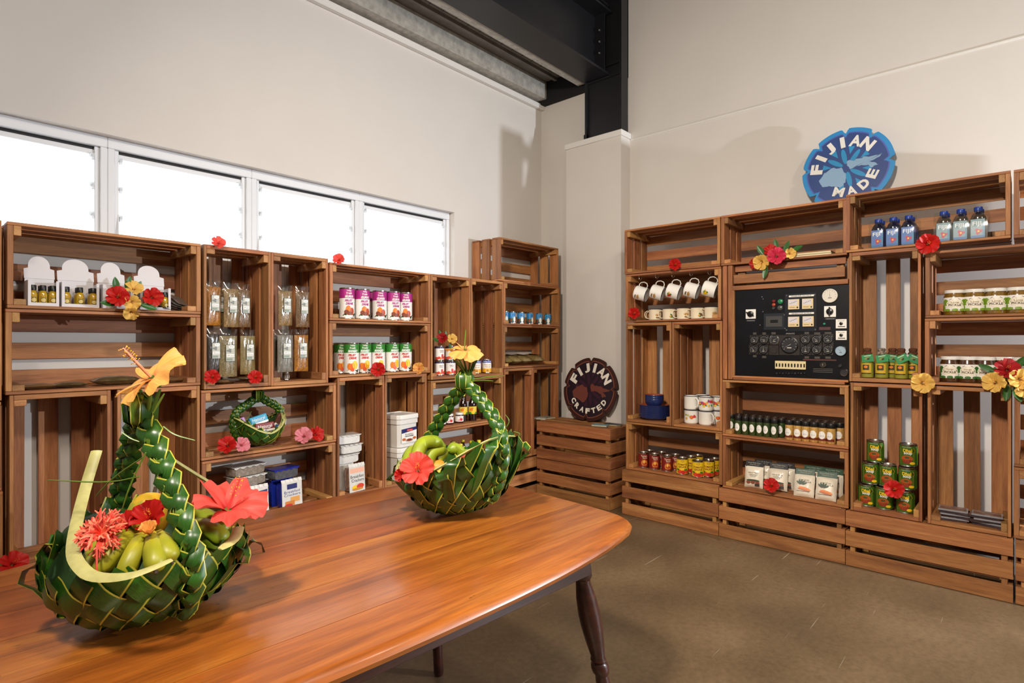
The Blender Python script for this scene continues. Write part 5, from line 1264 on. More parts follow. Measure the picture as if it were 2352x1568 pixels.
def spice_bag(label, col_, px, ins, ztop, h, w, top_z, loc=None):
    x, y, _ = PL(px, ins, 0); root = thing('spice_bag', label, 'bag', (x, y, ztop-h), RNG.uniform(-.08, .12), 'hanging spice bags')
    part('spice_filling', pouch_mb(w*.97, h*.86, .026, seed=RNG.randrange(99), seal=.03, wr=.003), grain_mat(*col_), root, angle=3)
    mb = pouch_mb(w*1.03, h, .031, seed=RNG.randrange(99), seal=.06, wr=.004); part('clear_film', mb, M_PLASTIC, root, angle=3)
    d = Decal(flat_map()); lw, lh = w*.52, h*.36
    d.rect(-lw*.5, -lh*.5, lw*.5, lh*.5, DKG); d.rect(-lw*.45, -lh*.47, lw*.45, lh*.47, ink('b0ada0')); d.ell(lw*.12, lh*.36, lw*.30, lh*.10, WHT); d.text('Spice', lw*.12, lh*.36, lh*.09, DKG); d.ell(-lw*.12, lh*.14, lw*.25, lh*.10, ink('6a7068'), wob=.3)
    d.rect(-lw*.42, -lh*.22, lw*.40, -lh*.06, WHT); d.rect(-lw*.40, -lh*.42, lw*.2, -lh*.30, ink('7a8a7a')); d.text('100% natural', 0, -lh*.14, lh*.06, BLK, wid=lw*.7)
    d.part('paper_label', root, (w*.06, -.019, h*.50))
    mb = MB(); mb.tube([(0, .004, h-.004), (0, .008, h+.01), (0, .010, top_z-(ztop-h))], .0007, 4); part('hanging_wire', mb, M_CAPB, root)
    return root
TURM = ('turmeric_powder', 'b0701c', ''); TAN = ('tan_powder', '9a7a4c', ''); BROWNP = ('brown_powder', '7d5c3a', ''); DARKS = ('dark_seeds', '3a2e26', '', 240); BEIGE = ('beige_powder', '8f7c54', ''); SEED = ('coriander_seeds', '9a8450', '', 260); GREYS = ('grey_seeds', '8a8478', '', 260)
TURM = TURM[:2]+('x',); 
def zL(px, py, ins): return onY(px, py, FL+ins).z
for lab, cc, px, pt, pb, ins, w in (('turmeric-orange spice bag hanging at the upper level by the bottle crate', TURM, 489, 645, 748, .06, .085), ('tan powder bag hanging edge-on in the upper level', TAN, 510, 650, 750, .10, .085), ('tan powder bag in the upper level, middle of the wider set', TAN, 531, 650, 752, .055, .082), ('brown powder bag in the upper level beside the crate divider', BROWNP, 560, 653, 752, .07, .082),
        ('black seed bag hanging at the lower level by the packet crate', DARKS, 491, 754, 858, .055, .085), ('beige powder bag lowest in the wider set', BEIGE, 524, 757, 866, .04, .095), ('golden coriander seed bag at the lower level beside the divider', SEED, 569, 758, 860, .06, .088)):
    zt_ = zL(px, pt, ins); spice_bag(lab, cc, px, ins, zt_, zt_-zL(px, pb, ins), w, 1.842)
for lab, cc, px, pt, pb, ins, w in (('shiny pale spice bag at the upper level of the narrower set', TAN, 655, 656, 748, .06, .088), ('brown spice bag at the upper level of the narrower set', BROWNP, 695, 658, 752, .07, .088), ('grey seed bag half hidden by the divider', GREYS, 640, 758, 852, .11, .08), ('silvery grey seed bag at the lower level of the narrower set', GREYS, 655, 757, 855, .05, .095), ('orange turmeric bag at the lower level of the narrower set', TURM, 692, 757, 853, .07, .092)):
    zt_ = zL(px, pt, ins); spice_bag(lab, cc, px, ins, zt_, zt_-zL(px, pb, ins), w, 1.842)
tin('small_tin', 'small plain grey tin under the narrower set of spice bags', 'tin', .021, .05, ink('6a5a4a'), lambda d, r, h: d.rect(-r, h*.3, r, h*.6, LBL, nu=4), PL(657, .12, 1.1155), 0, None)
# flat packets
def packet(label, w, h, t, m, loc, rot, group, deco=None, name='flat_packet', film=False):
    root = thing(name, label, 'packet', loc, group=group, rot=rot)
    part('pouch', pouch_mb(w, h, t, seed=RNG.randrange(99)), m, root, angle=3)
    if deco: d = Decal(flat_map()); deco(d, w, h); d.part('printed_label', root, (0, -t*.5-.002, 0))
    if film: part('clear_film', pouch_mb(w*1.04, h*1.02, t*1.12, seed=3), M_PLASTIC, root, angle=3)
    return root
M_KRAFT = mat('brown_leaf_packet', '7a5a3a', rough=.35, noise=.3, scale=30, coat=.5); M_HERBP = mat('dried_leaf_packet', '5a4a2e', rough=.4, noise=.5, scale=50, coat=.5)
for i, (px, ins, w, h, m, nm) in enumerate([(85, .04, .16, .11, M_KRAFT, 'nearest the frame edge'), (165, .04, .13, .10, M_HERBP, 'second from the frame edge'), (275, .06, .20, .14, M_HERBP, 'thick dried-leaf one in the middle'), (345, .10, .14, .12, M_KRAFT, 'behind the peach flower'), (410, .06, .15, .10, M_KRAFT, 'by the crate end')]):
    x, y, z = PL(px, ins, 1.1365); packet('flat brown packet on the crate floor, ' + nm, w, h, .022 if i != 2 else .04, m, (x, y, z+(.013 if i != 2 else .022)), (math.radians(-90), 0, 0), 'flat brown packets')
for i, (px, nm) in enumerate([(520, 'under the dark spice bags'), (548, 'crumpled silvery, under the beige spice bag'), (578, 'beside the red flower below the spice bags')]):
    x, y, z = PL(px, .03+.01*i, 1.118); packet('loose flat spice packet ' + nm, .10, .09, .018, [M_KRAFT, mat('silver_foil', 'a8a8a4', rough=.2, metal=.8), M_HERBP][i], (x, y, z+.011+.006*i), (math.radians(-90), 0, .4*i), 'loose spice packets')
for i in range(5):
    x, y, z = PL(398+i*7, .055+.012*i, 1.5075); packet(f'{ORD[i]} thin clear-wrapped card of the leaning pile by the display boxes', .10, .105, .005, mat('photo_card', '6f6a64', rough=.3, noise=.5, scale=40, coat=.5), (x, y, z+.004+i*.007), (math.radians(-72+4*i), math.radians(10), .5), 'leaning clear-wrapped cards')
# pasta bags
M_PASTA = mat('pasta', 'a98f56', rough=.5, noise=.6, scale=120, bump=.8)
for i, (px, nm) in enumerate([(1172, 'nearest the syrup side'), (1192, 'second from the syrup side'), (1214, 'third along, dark seal'), (1240, 'nearest the pilaster')]):
    x, y, z = PL(px, .05+.01*(i % 2), 1.1405)
    r_ = packet('clear bag of pasta, ' + nm, .13, .19, .06, M_PASTA, (x, y, z+.036), (math.radians(-78), 0, .25-.15*i), 'clear pasta bags', film=True, name='pasta_bag')
    d = Decal(flat_map()); d.poly([(-.06, .10), (-.03, .13), (.06, .075), (.05, .05)], ink('2a1a14')); d.part('dark_label', r_, (0, -.036, 0))
# flour bags
M_FLOUR = mat('white_flour', 'e6dcc8', rough=.4, noise=.06, scale=40, coat=.5)
def deco_flour(d, w, h): d.text('Island Made', 0, h*.70, h*.05, BLK, wid=w*.55); d.text('COCONUT', 0, h*.60, h*.06, DKG, wid=w*.45); d.text('FLOUR', 0, h*.53, h*.04, DKG, wid=w*.3); d.ell(0, h*.34, w*.36, h*.05, DKG); [d.ell((k-1)*w*.24, h*.25, w*.12, h*.07, BRN) or d.ell((k-1)*w*.24, h*.26, w*.095, h*.052, WHT) for k in range(3)]; d.rect(w*.1, h*.1, w*.36, h*.2, BLK)
def deco_cassava(d, w, h):
    d.text('Island Made', 0, h*.72, h*.045, BLK, wid=w*.5); d.text('CASSAVA FLOUR', 0, h*.63, h*.06, BLK, wid=w*.7)
    for k in range(5): d.ell(-w*.12+.02*math.cos(.5+k*.5), h*.48+.02*math.sin(.5+k*.5), .016, .005, DKG, rot=.5+k*.5)
    d.ell(w*.05, h*.32, w*.30, h*.07, ORANGE, rot=-.2); d.ell(w*.0, h*.27, w*.30, h*.04, ink('b8642c'), rot=-.2); d.rect(-w*.35, h*.2, w*.3, h*.215, BLK)
def flour(label, px, ins, w, h, hdr, deco, rx, rz):
    x, y, z = PR(px, ins, .3545); root = thing('flour_bag', label, 'bag', (x, y, z), group='white flour bags', rot=Euler((rx, 0, RZR+rz)))
    part('filled_bag', pouch_mb(w, h, .05, seed=RNG.randrange(99), seal=.04, sag=.25), M_FLOUR, root, angle=3)
    mb = MB(); mb.box(-w*.48, -.003, h*.96, w*.48, .003, h*1.24, bev=.001); hd = part('card_header', mb, hdr, root)
    d = Decal(flat_map()); d.text('Island Made Flour', 0, h*1.15, h*.05, ink('b8b8a8'), wid=w*.7); d.text('PREMIUM', 0, h*1.06, h*.05, ink('9a9a8a'), wid=w*.5); d.part('header_print', root, (0, -.0035, 0))
    d = Decal(flat_map()); deco(d, w, h); d.part('printed_front', root, (0, -.0285, 0))
HB_, HG_ = ink('16141a'), ink('14442c')
for lab, px, ins, hd, dc, rx, rz in (('white coconut flour bag with black header, front by the tins', 1731, .07, HB_, deco_flour, -.18, .12), ('white coconut flour bag with black header behind the red flower', 1786, .10, HB_, deco_flour, -.25, .10), ('coconut flour bag tucked behind the front one', 1752, .15, HB_, deco_flour, -.12, .1), ('coconut flour bag half hidden at the back', 1803, .16, HB_, deco_flour, -.12, .1),
        ('white cassava flour bag with green header, lying back in front', 1846, .05, HG_, deco_cassava, -.42, .12), ('white cassava flour bag with green header by the crate end', 1896, .05, HG_, deco_cassava, -.36, .05), ('cassava flour bag standing behind the leaning one', 1868, .17, HG_, deco_cassava, -.15, .1), ('cassava flour bag standing behind by the crate end', 1912, .17, HG_, deco_cassava, -.15, .05)):
    flour(lab, px, ins, .118, .145, hd, dc, rx, rz)
# cracker packs
M_FOIL = mat('white_foil_wrap', 'd8d6d0', rough=.25, noise=.08, scale=30, coat=.6, bump=.15); M_BLUEF = mat('blue_foil_wrap', '1c2f9a', rough=.22, coat=.6, noise=.2, scale=30); M_SIDEF = mat('cracker_side_film', '8a6a58', rough=.3, coat=.6, noise=.4, scale=60)
def deco_crack(d, w, h):
    d.poly([(-w*.46, h*.62), (w*.46, h*.72), (w*.46, h*.90), (-w*.46, h*.84)], NAVY); d.rect(-w*.22, h*.70, w*.30, h*.82, RED); d.text('Punjas', w*.04, h*.76, h*.07, WHT, wid=w*.42, bold=.02)
    d.text('Breakfast', w*.02, h*.50, h*.09, ink('3a2a3a'), wid=w*.62); d.text('CRACKERS', w*.02, h*.40, h*.07, BLK, wid=w*.66, bold=.03); d.ell(0, h*.17, w*.34, h*.09, ink('6a7ab0')); d.ell(0, h*.17, w*.22, h*.06, ink('6a3a2c')); d.ell(-w*.3, h*.28, w*.13, h*.06, ink('b8562c')); d.ell(w*.3, h*.26, w*.14, h*.06, ink('c0642c'))
def deco_crack2(d, w, h):
    d.rect(-w*.25, h*.72, w*.25, h*.92, NAVY); d.text('Breakfast', 0, h*.62, h*.10, ink('2a3a8a'), wid=w*.8); d.text('Crackers', 0, h*.50, h*.10, ink('2a3a8a'), wid=w*.8); d.rect(-w*.1, h*.2, w*.36, h*.40, ink('d89a4c')); d.rect(-w*.36, h*.08, w*.1, h*.26, ink('c87a2c')); d.ell(-w*.2, h*.1, w*.2, h*.06, RED)
def deco_crack3(d, w, h):
    d.rect(-w*.46, h*.74, w*.46, h*.93, ink('e8b096')); d.text('Breakfast', 0, h*.60, h*.12, BLK, wid=w*.86); d.text('Crackers', w*.03, h*.45, h*.12, BLK, wid=w*.8); d.ell(-w*.1, h*.18, w*.26, h*.08, YEL); d.ell(w*.18, h*.2, w*.24, h*.10, TOMR); d.ell(w*.0, h*.1, w*.36, h*.05, ink('c8862c'))
def crackers(label, w, h, t, loc, rot, front, deco=None, side=M_FOIL, group='cracker packs'):
    root = thing('cracker_pack', label, 'packet', loc, group=group, rot=rot)
    mb = MB()
    def shell(i, j):
        a_ = 2*PI*i; c, s = math.cos(a_), math.sin(a_); q = (abs(c)**7+abs(s)**7)**(-1/7); f = 1-.10*abs(2*j-1)**5; return (w/2*c*q*f, t/2*s*q*f+t/2, h*(.05+.9*j))
    mb.grid(shell, 28, 8); mb.add([shell(i/28, 1) for i in range(28)], [tuple(range(28))]); mb.add([shell(i/28, 0) for i in range(28)], [tuple(reversed(range(28)))])
    part('wrapped_block', mb, side, root, angle=1.2)
    mb = MB(); mb.box(-w*.50, -.002, .0, w*.50, .002, h, bev=.0008); part('wrapper_front', mb, front, root)
    for zc in (.98, 0.0):
        mb = MB(); mb.grid(lambda i, j: (w*.5*(2*i-1), t*.1*j+.004*math.sin(30*i), h*zc+(.02*j if zc > .5 else .0)), 18, 2); part('crimped_seal', mb, front, root)
    if deco: d = Decal(flat_map()); deco(d, w, h); d.part('printed_front', root, (0, -.0023, 0))
    return root
zc0 = .3595
x, y, z = PL(592, .05, zc0); crackers('white cracker pack with red oval logo standing in front', .135, .150, .07, (x, y, z), Euler((-.08, 0, .06)), M_FOIL, deco_crack)
x, y, z = PL(573, .12, zc0); crackers('white cracker pack standing behind the front one', .135, .155, .07, (x-.02, y, z), Euler((0, 0, .05)), M_FOIL, deco_crack)
x, y, z = PL(573, .09, zc0+.160)
for i in range(2): crackers(['silvery cracker pack lying flat, lower of two over the front pack', 'silvery cracker pack lying flat on top of the white packs'][i], .20, .11, .055, (x, y-.02, z+.062+.060*i), Euler((math.radians(-90), 0, .1+.08*i)), M_FOIL, None, mat('clear_brown_side', '8f8478', rough=.2, noise=.35, scale=60, coat=.6))
x, y, z = PL(672, .05, zc0); crackers('white-fronted cracker pack beside the blue packs', .135, .150, .07, (x, y, z), Euler((-.06, 0, .12)), M_FOIL, deco_crack2, M_BLUEF)
x, y, z = PL(652, .14, zc0); crackers('blue foil cracker pack standing behind', .14, .16, .08, (x-.01, y, z), Euler((0, 0, .1)), M_BLUEF, None, M_BLUEF)
x, y, z = PL(660, .08, zc0+.165); crackers('blue foil cracker pack lying on top of the blue packs', .17, .11, .06, (x, y, z+.062), Euler((math.radians(-90), 0, .15)), M_BLUEF, None, mat('grey_side_film', '55565c', rough=.2, noise=.3, scale=60, coat=.6))
x, y, z = PL(815, .03, .3715); crackers('tall breakfast cracker pack with orange print in the upright crate', .125, .165, .06, (x+.02, y, z), Euler((-.05, 0, .10)), M_FOIL, deco_crack3, M_SIDEF)
x, y, z = PL(790, .11, .3715); crackers('cracker pack standing behind the orange-printed one', .13, .165, .075, (x+.01, y, z), Euler((0, 0, .1)), M_FOIL, None, M_SIDEF)
for i in range(3):
    x, y, z = PL(797, .13, .545+.064*i); crackers(['lowest', 'middle', 'topmost'][i] + ' white cracker packet of the pile lying in the upright crate', .17, .12, .058, (x+.02*(i % 2), y-.03, z+.058), Euler((math.radians(-90), 0, .1-.1*i)), M_FOIL, None, M_FOIL)
# plastic tubs
M_TUB = mat('white_tub_plastic', 'dcd9d2', rough=.4)
def deco_tub(d, w, h): d.rect(-w*.36, h*.10, w*.40, h*.62, WHT); d.poly([(-w*.36, h*.62), (w*.40, h*.66), (w*.40, h*.55), (-w*.36, h*.46)], NAVY); d.rect(-w*.1, h*.52, w*.2, h*.60, RED); d.text('Punjas', w*.05, h*.56, h*.04, WHT, wid=w*.24); d.text('Breakfast', w*.02, h*.42, h*.06, ink('3a2a3a'), wid=w*.4); d.text('CRACKERS', w*.02, h*.345, h*.05, BLK, wid=w*.44, bold=.03); d.ell(w*.02, h*.19, w*.2, h*.06, ink('b8a090')); d.ell(w*.02, h*.2, w*.14, h*.045, BRN); d.ell(-w*.25, h*.24, w*.09, h*.05, ink('c0642c')); d.ell(w*.28, h*.25, w*.09, h*.05, ink('c0642c'))
tb = None
for i in range(2):
    x, y, z = PL(917, .03+.105, .3715+i*.232); lab = ['lower white plastic cracker tub, partly behind the table edge', 'upper white plastic cracker tub with lid'][i]
    if tb is None:
        tb = thing('plastic_tub', lab, 'tub', (x, y, z), .12, 'white plastic tubs'); hh = .2
        mb = MB(); mb.lathe([(.086, 0), (.09, .003), (.097, .165), (.099, .2)], 32, sq=7); part('tub_body', mb, M_TUB, tb, angle=.5)
        mb = MB(); mb.lathe([(.1005, .165), (.104, .166), (.104, .196), (.1005, .198)], 32, sq=7, caps=False); part('collar', mb, M_TUB, tb, angle=.5)
        mb = MB(); mb.lathe([(.106, .199), (.108, .201), (.108, .222), (.104, .230), (.088, .231), (.086, .226), (.0005, .226)], 32, sq=7); part('lid', mb, mat('tub_lid', 'e4e1da', rough=.35), tb, angle=.5)
        d = Decal(flat_map()); deco_tub(d, .19, .19); d.part('printed_label', tb, (0, -.0985, .012))
    else: dup(tb, lab, (x, y, z), .10)
# display boxes with small bottles
M_CARD = mat('white_card', 'd2ced0', rough=.6); M_GOLD = mat('golden_oil', 'b08a1c', rough=.1, coat=.7)
def deco_small(d, r, h): d.ell(0, h*.38, r*.7, h*.17, BLK); d.ell(0, h*.38, r*.6, h*.13, ink('c8b060')); d.rect(-r*.6, h*.56, r*.6, h*.60, BLK)
bp_ = [(.0145, 0), (.0165, .002), (.0165, .055), (.013, .064), (.0100, .069)]
sb = None
def dome(w, z0, z1):
    return [(-w/2, z0), (w/2, z0)] + [(w*.36*math.cos(a_)*1.0, z1-.05+ .05*math.sin(a_)) for a_ in [PI*k/10 for k in range(11)]]
for i, (p0, p1, nm, windowed) in enumerate([(64, 136, 'nearest the frame edge', True), (142, 228, 'second from the frame edge', True), (236, 300, 'closed, behind the flowers', False), (322, 392, 'beside the leaning cards', True)]):
    ins = .05; x0 = PL(p0, ins, 0)[0]; x1 = PL(p1, ins, 0)[0]; w = x1-x0; dpt = .10; hb = .115
    root = thing('display_box', 'white card display box ' + nm, 'box', ((x0+x1)/2, FL+ins, 1.5075), 0, 'white display boxes')
    for nmp, b in (('box_floor', (-w/2, 0, 0, w/2, dpt, .0015)), ('side_panel', (-w/2, 0, .0015, -w/2+.0018, dpt, hb)), ('side_panel', (w/2-.0018, 0, .0015, w/2, dpt, hb)), ('back_panel', (-w/2+.0018, dpt-.0018, .0015, w/2-.0018, dpt, hb+.02)), ('front_lip', (-w/2, -.0015, 0, w/2, 0, .016 if windowed else hb))):
        mb = MB(); mb.box(*b); part(nmp, mb, M_CARD, root)
    if windowed:
        for s in (-1, 1): mb = MB(); mb.box(min(s*w/2, s*(w/2-.011)), -.0015, .016, max(s*w/2, s*(w/2-.011)), 0, hb); part('front_post', mb, M_CARD, root)
    mb = MB(); mb.prism([(-w/2, 0), (w/2, 0), (w/2, .045), (w*.36, .05)] + [(w*.36*math.cos(PI*k/12), .062+.045*math.sin(PI*k/12)) for k in range(13)] + [(-w*.36, .05), (-w/2, .045)], 0, .0018); mb.xform(Matrix.Rotation(math.radians(90-12), 4, 'X'))
    part('header_card', mb, M_CARD, root, (0, dpt-.002, hb+.015))
    nb = max(3, int((w-.03)/.032))
    for row in range(2):
        for k in range(nb):
            if not windowed and row == 0: continue
            lx = -w/2+.020+(w-.04)*k/(nb-1); lab = f'{ORD[k]} tiny gold bottle from the left, {["front", "back"][row]} row, display box {nm}'
            loc = ((x0+x1)/2+lx, FL+ins+.020+row*.032, 1.5092)
            if sb is None:
                sb = bottle('tiny_bottle', lab, bp_, M_GOLD, M_CAPB, (.0125, .069, .093), deco_small, loc, .15, 'bottles in display box ' + nm, n=12); sb['category'] = 'bottle'
            else: dup(sb, lab, loc, .15+RNG.uniform(-.2, .2), group='bottles in display box ' + nm)
# ---- small soap basket with packs
sbp = PL(592, .14, .7385)
bk3 = basket('small woven palm-leaf basket of soap packs in the crate', sbp, math.radians(2), R=.150, z_lo=.085, z_hi=.175, N=14, handle_top=.292, seed=21, loops=0, knot=True)
strand(bk3, [Vector(sbp)+Vector((-.06, -.05, .21)), Vector(sbp)+Vector((-.12, -.10, .15)), Vector(sbp)+Vector((-.19, -.12, .12))], .0022, M_PALM2)
strand(bk3, [Vector(sbp)+Vector((.04, -.02, .29)), Vector(sbp)+Vector((.12, -.05, .265)), Vector(sbp)+Vector((.22, -.08, .225))], .0018, M_PALM2)
def soap(label, w, h, t, c, off, rot, word, c2=WHT):
    root = thing('soap_pack', label, 'packet', Vector(sbp)+Vector(off), group='soap packs in the small basket', rot=rot)
    mb = MB(); mb.box(-w/2, 0, 0, w/2, t, h, bev=.004); part('carton', mb, c, root)
    d = Decal(flat_map()); d.rect(-w*.48, h*.05, w*.48, h*.28, WHT)
    if word: d.text(word, -w*.02, h*.62, h*.30, WHT, wid=w*.72); d.text('pure soap', 0, h*.38, h*.12, WHT, wid=w*.5)
    d.ell(-w*.35, h*.2, w*.1, h*.12, c2); d.part('printed_front', root); return root
soap('pale blue soap carton lettered in white script', .105, .055, .03, ink('2f9ac0'), (.012, -.015, .125), Euler((-.25, -.22, .05)), 'Natural', GRN)
soap('dark red soap carton lettered in white script', .112, .055, .03, ink('7a1f1c'), (.012, -.085, .088), Euler((-.25, -.06, .02)), 'Natural', YEL)
soap('lilac soap wrapper leaning at the basket end', .045, .085, .03, ink('b48ac0'), (-.082, -.045, .095), Euler((-.15, -.35, .2)), '')
soap('brown and white soap wrapper leaning near the handle', .05, .09, .03, ink('5a2c1c'), (.095, -.04, .095), Euler((-.15, .5, -.2)), '')
soap('small deep blue soap carton low in the basket', .04, .035, .02, ink('1f4a8a'), (.085, -.085, .088), Euler((-.2, .2, -.3)), '')

# ---- books, leaflets, card piles
def flatbook(name, label, w, d_, t, c, loc, rz, group, cat='book', pages=True):
    root = thing(name, label, cat, loc, rz, group)
    mb = MB(); mb.box(-w/2, 0, 0, w/2, d_, t*.18); part('cover', mb, c, root); mb = MB(); mb.box(-w/2, 0, t*.82, w/2, d_, t); part('cover', mb, c, root)
    mb = MB(); mb.box(-w/2+.002, .002, t*.18, w/2-.002, d_-.002, t*.82); part('pages', mb, ink('d8cca8') if pages else c, root)
    return root
x, y, z = PR(1862, .03, 1.8905)
flatbook('flat_book', 'lower thin book lying beside the mixed flowers', .235, .17, .014, ink('8a7a4a'), (x, y, z), RZR, 'thin books in the top crate')
flatbook('flat_book', 'upper thin book lying beside the mixed flowers', .225, .16, .013, ink('a08a54'), (x+.01, y, z+.0145), RZR+.03, 'thin books in the top crate')
for i, (px, py, c, nm) in enumerate([(1258, 958, ink('b8bcb8'), 'pale stapled leaflet on the pedestal by the window crates'), (1285, 953, ink('8a8a7a'), 'grey leaflet partly under the round brown sign'), (1393, 974, ink('7a9aa0'), 'bluish leaflet pile on the pedestal edge'), (1420, 972, ink('2a2c34'), 'dark leaflet at the pedestal end near the plates')]):
    p = onZ(px, py, .66); o = flatbook('leaflet', nm, .13, .09, .010, c, (min(max(p.x-.04, 3.93), 4.0)+[0, .09, 0, .1][i], p.y, .6505), RZR+[.3, -.2, .25, 0][i], 'leaflets on the pedestal', 'leaflet')
M_CARDP = mat('plastic_sleeve_card', '3a2c34', rough=.2, coat=.7, noise=.5, scale=30)
for pk, px in enumerate((2187, 2266)):
    x, y, z = PR(px, .04, .3555)
    for i in range(6):
        root = thing('plastic_sleeve', f'plastic-sleeved card, {ORD[i]} from the bottom of the pile ' + ('next to the soup tins' if pk == 0 else 'next to the frame edge'), 'card', (x+RNG.uniform(0, .02), y+RNG.uniform(-.012, .012), z+i*.0105), RZR+RNG.uniform(-.15, .15), 'plastic-sleeved cards ' + ('by the soup tins' if pk == 0 else 'by the frame edge'))
        mb = MB(); mb.box(-.066, 0, 0, .066, .10, .0095, bev=.002); part('sleeve', mb, [M_CARDP, mat('clear_sleeve_edge', '8a8a90', rough=.15, coat=.6)][i % 2], root)
        mb = MB(); mb.box(-.058, .008, .0093, .058, .09, .0099); part('printed_card', mb, mat('card_print', '7a5a4c', rough=.4, noise=.6, scale=50), root)

# ---- round signs
def sign(label, ctr, tilt, rad, cols, words, rot0, isl, petals):
    base, rimc, edgec, islc, petc, letc = cols
    root = thing('round_sign', label, 'sign', ctr, rot=Euler((tilt, 0, RZR)))
    # scalloped board with notches; local x to the viewer's side, z up, front = -y
    n = 160; pts = []
    notch = [0.05, .95, 1.62, 2.35, 3.05, 3.85, 4.65, 5.45]
    for k in range(n):
        a_ = 2*PI*k/n; r_ = rad
        for q in notch:
            dd = abs((a_-q+PI) % (2*PI)-PI)
            if dd < .075: r_ = rad*(.86+.14*dd/.075)
        pts.append((r_*math.cos(a_), r_*math.sin(a_)))
    mb = MB(); mb.prism(pts, 0, .012, 0); mb.xform(Matrix.Rotation(PI/2, 4, 'X')); part('board', mb, rimc, root, (0, .012, 0))
    d = Decal(flat_map(), .0003)
    ins1 = [(x_*.90, y_*.90) for x_, y_ in pts]; ins2 = [(x_*.87, y_*.87) for x_, y_ in pts]
    for ring, m in ((ins1, edgec), (ins2, base)):
        d._put([(0, 0)]+ring, [(0, 1+k, 1+(k+1) % n) for k in range(n)], m)
    for k in range(petals):
        a_ = 2*PI*k/petals+.2; c_, s_ = math.cos(a_), math.sin(a_)
        d.ell(rad*.30*c_, rad*.30*s_, rad*.20, rad*.055, petc, rot=a_); d.o -= d.step
        a2 = a_+PI/petals; d.poly([(rad*.34*math.cos(a2), rad*.34*math.sin(a2)), (rad*.54*math.cos(a2-.13), rad*.54*math.sin(a2-.13)), (rad*.54*math.cos(a2+.13), rad*.54*math.sin(a2+.13))], petc); d.o -= d.step
    d.o += d.step
    rn = random.Random(2)
    for poly in isl:
        # jagged coast
        out = []
        for k in range(len(poly)):
            p_, q_ = Vector(poly[k]), Vector(poly[(k+1) % len(poly)])
            for f_ in (0, .25, .5, .75): v_ = p_.lerp(q_, f_); out.append((rad*(v_.x+rn.uniform(-.018, .018)), rad*(v_.y+rn.uniform(-.018, .018))))
        cxx = sum(v[0] for v in out)/len(out); cyy = sum(v[1] for v in out)/len(out)
        d._put([(cxx, cyy)]+out, [(0, 1+k, 1+(k+1) % len(out)) for k in range(len(out))], islc)
    for st, a_mid, da, hgt, rr, inw in words:
        for i, ch in enumerate(st):
            nn = len(st)
            a_ = a_mid + ((nn-1)/2-i)*da*(-1 if inw else 1); o_ = d.o
            wd = hgt*rad*(.36 if ch in 'IJ' else 1.0 if ch in 'MN' else .90) * (1 if not inw else 1.05); d.text(ch, rad*rr*math.cos(a_), rad*rr*math.sin(a_), hgt*rad, letc, wid=wd if ch != 'J' else hgt*rad*.66, bold=.04 if ch in 'MAE' else .055, rot=a_-PI/2+(PI if inw else 0)); d.o = o_
        d.o += d.step
    d.part('printed_face', root); return root
VITI = [(-.66, -.12), (-.50, .06), (-.28, .12), (-.10, .04), (-.04, -.14), (-.10, -.36), (-.22, -.44), (-.40, -.34), (-.60, -.26)]
VANUA = [(.02, .06), (.05, .18), (.20, .12), (.40, .10), (.62, .02), (.78, .02), (.60, -.06), (.46, -.06), (.58, -.12), (.62, -.2), (.50, -.22), (.40, -.12), (.20, -.04), (.08, -.06)]
rot_ = lambda P, a_: [(x_*math.cos(a_)-y_*math.sin(a_), x_*math.sin(a_)+y_*math.cos(a_)) for x_, y_ in P]
sign('round brown sign lettered FIJIAN CRAFTED leaning on the pilaster', (4.205, 2.855, .932), math.radians(-9), .280,
     (ink('21121e'), ink('3a1a16'), ink('7a4632'), ink('6e3a30'), ink('37182e'), ink('e6dfd2')), [('FIJIAN', math.radians(91), math.radians(24.5), .29, .68, False), ('CRAFTED', math.radians(-90), math.radians(18.5), .17, .68, True)], 0, [VITI, VANUA], 8)
sign('round blue sign lettered FIJIAN MADE standing on the top crates', (4.335, .893, 2.505), math.radians(-6), .272,
     (ink('26417e'), ink('1f86c4'), ink('4a5cae'), ink('86a8c8'), ink('1f8ac0'), ink('e2e0da')), [('FIJIAN', math.radians(111), math.radians(24.6), .28, .67, False), ('MADE', math.radians(-65), math.radians(27), .23, .60, True)], 0, [rot_(VITI, .2), rot_(VANUA, .25)], 8)
# ================================================================== control panel in its wooden surround
YC, ZC = 1.150, 1.405; XP = FR+.020
sur = thing('panel_surround', 'wooden slatted surround framing the black control panel', 'frame', (FR, 1.188, 1.088), RZR)
def bx(nm, parent, y0, y1, z0, z1, x0, x1, m=M_CRATE, ax='y'):
    """board given in world extents; grain runs along its longest side"""
    o_ = parent.location; sx, sy, sz = y1-y0, x1-x0, z1-z0
    if sz > sx: me = plank_me(sz, sy, sx, m, nm); R = Matrix.Rotation(PI/2, 4, 'Y')
    else: me = plank_me(sx, sy, sz, m, nm); R = Matrix.Identity(4)
    o = obj(nm, me, parent); o.matrix_local = Matrix.Translation((o_.y-(y0+y1)/2, (x0+x1)/2-o_.x, (z0+z1)/2-o_.z)) @ R
bx('side_board', sur, 1.505, 1.534, 1.09, 1.872, FR+.002, FR+.09); bx('side_board', sur, 1.542, 1.571, 1.09, 1.872, FR+.002, FR+.09)
bx('side_board', sur, 1.542, 1.571, 1.09, 1.872, FR+.13, FR+.22); bx('side_board', sur, .803, .822, 1.09, 1.872, FR+.06, FR+.15)
bx('top_slat', sur, .824, 1.50, 1.745, 1.806, FR+.010, FR+.030); bx('top_slat', sur, .824, 1.50, 1.828, 1.870, FR+.040, FR+.058)
bx('cross_rail', sur, .824, 1.50, 1.088, 1.106, FR+.0, FR+.06)
bx('batten', sur, 1.44, 1.49, 1.70, 1.872, FR+.065, FR+.09, M_CRATE_END); bx('batten', sur, .84, .88, 1.70, 1.872, FR+.065, FR+.09, M_CRATE_END)
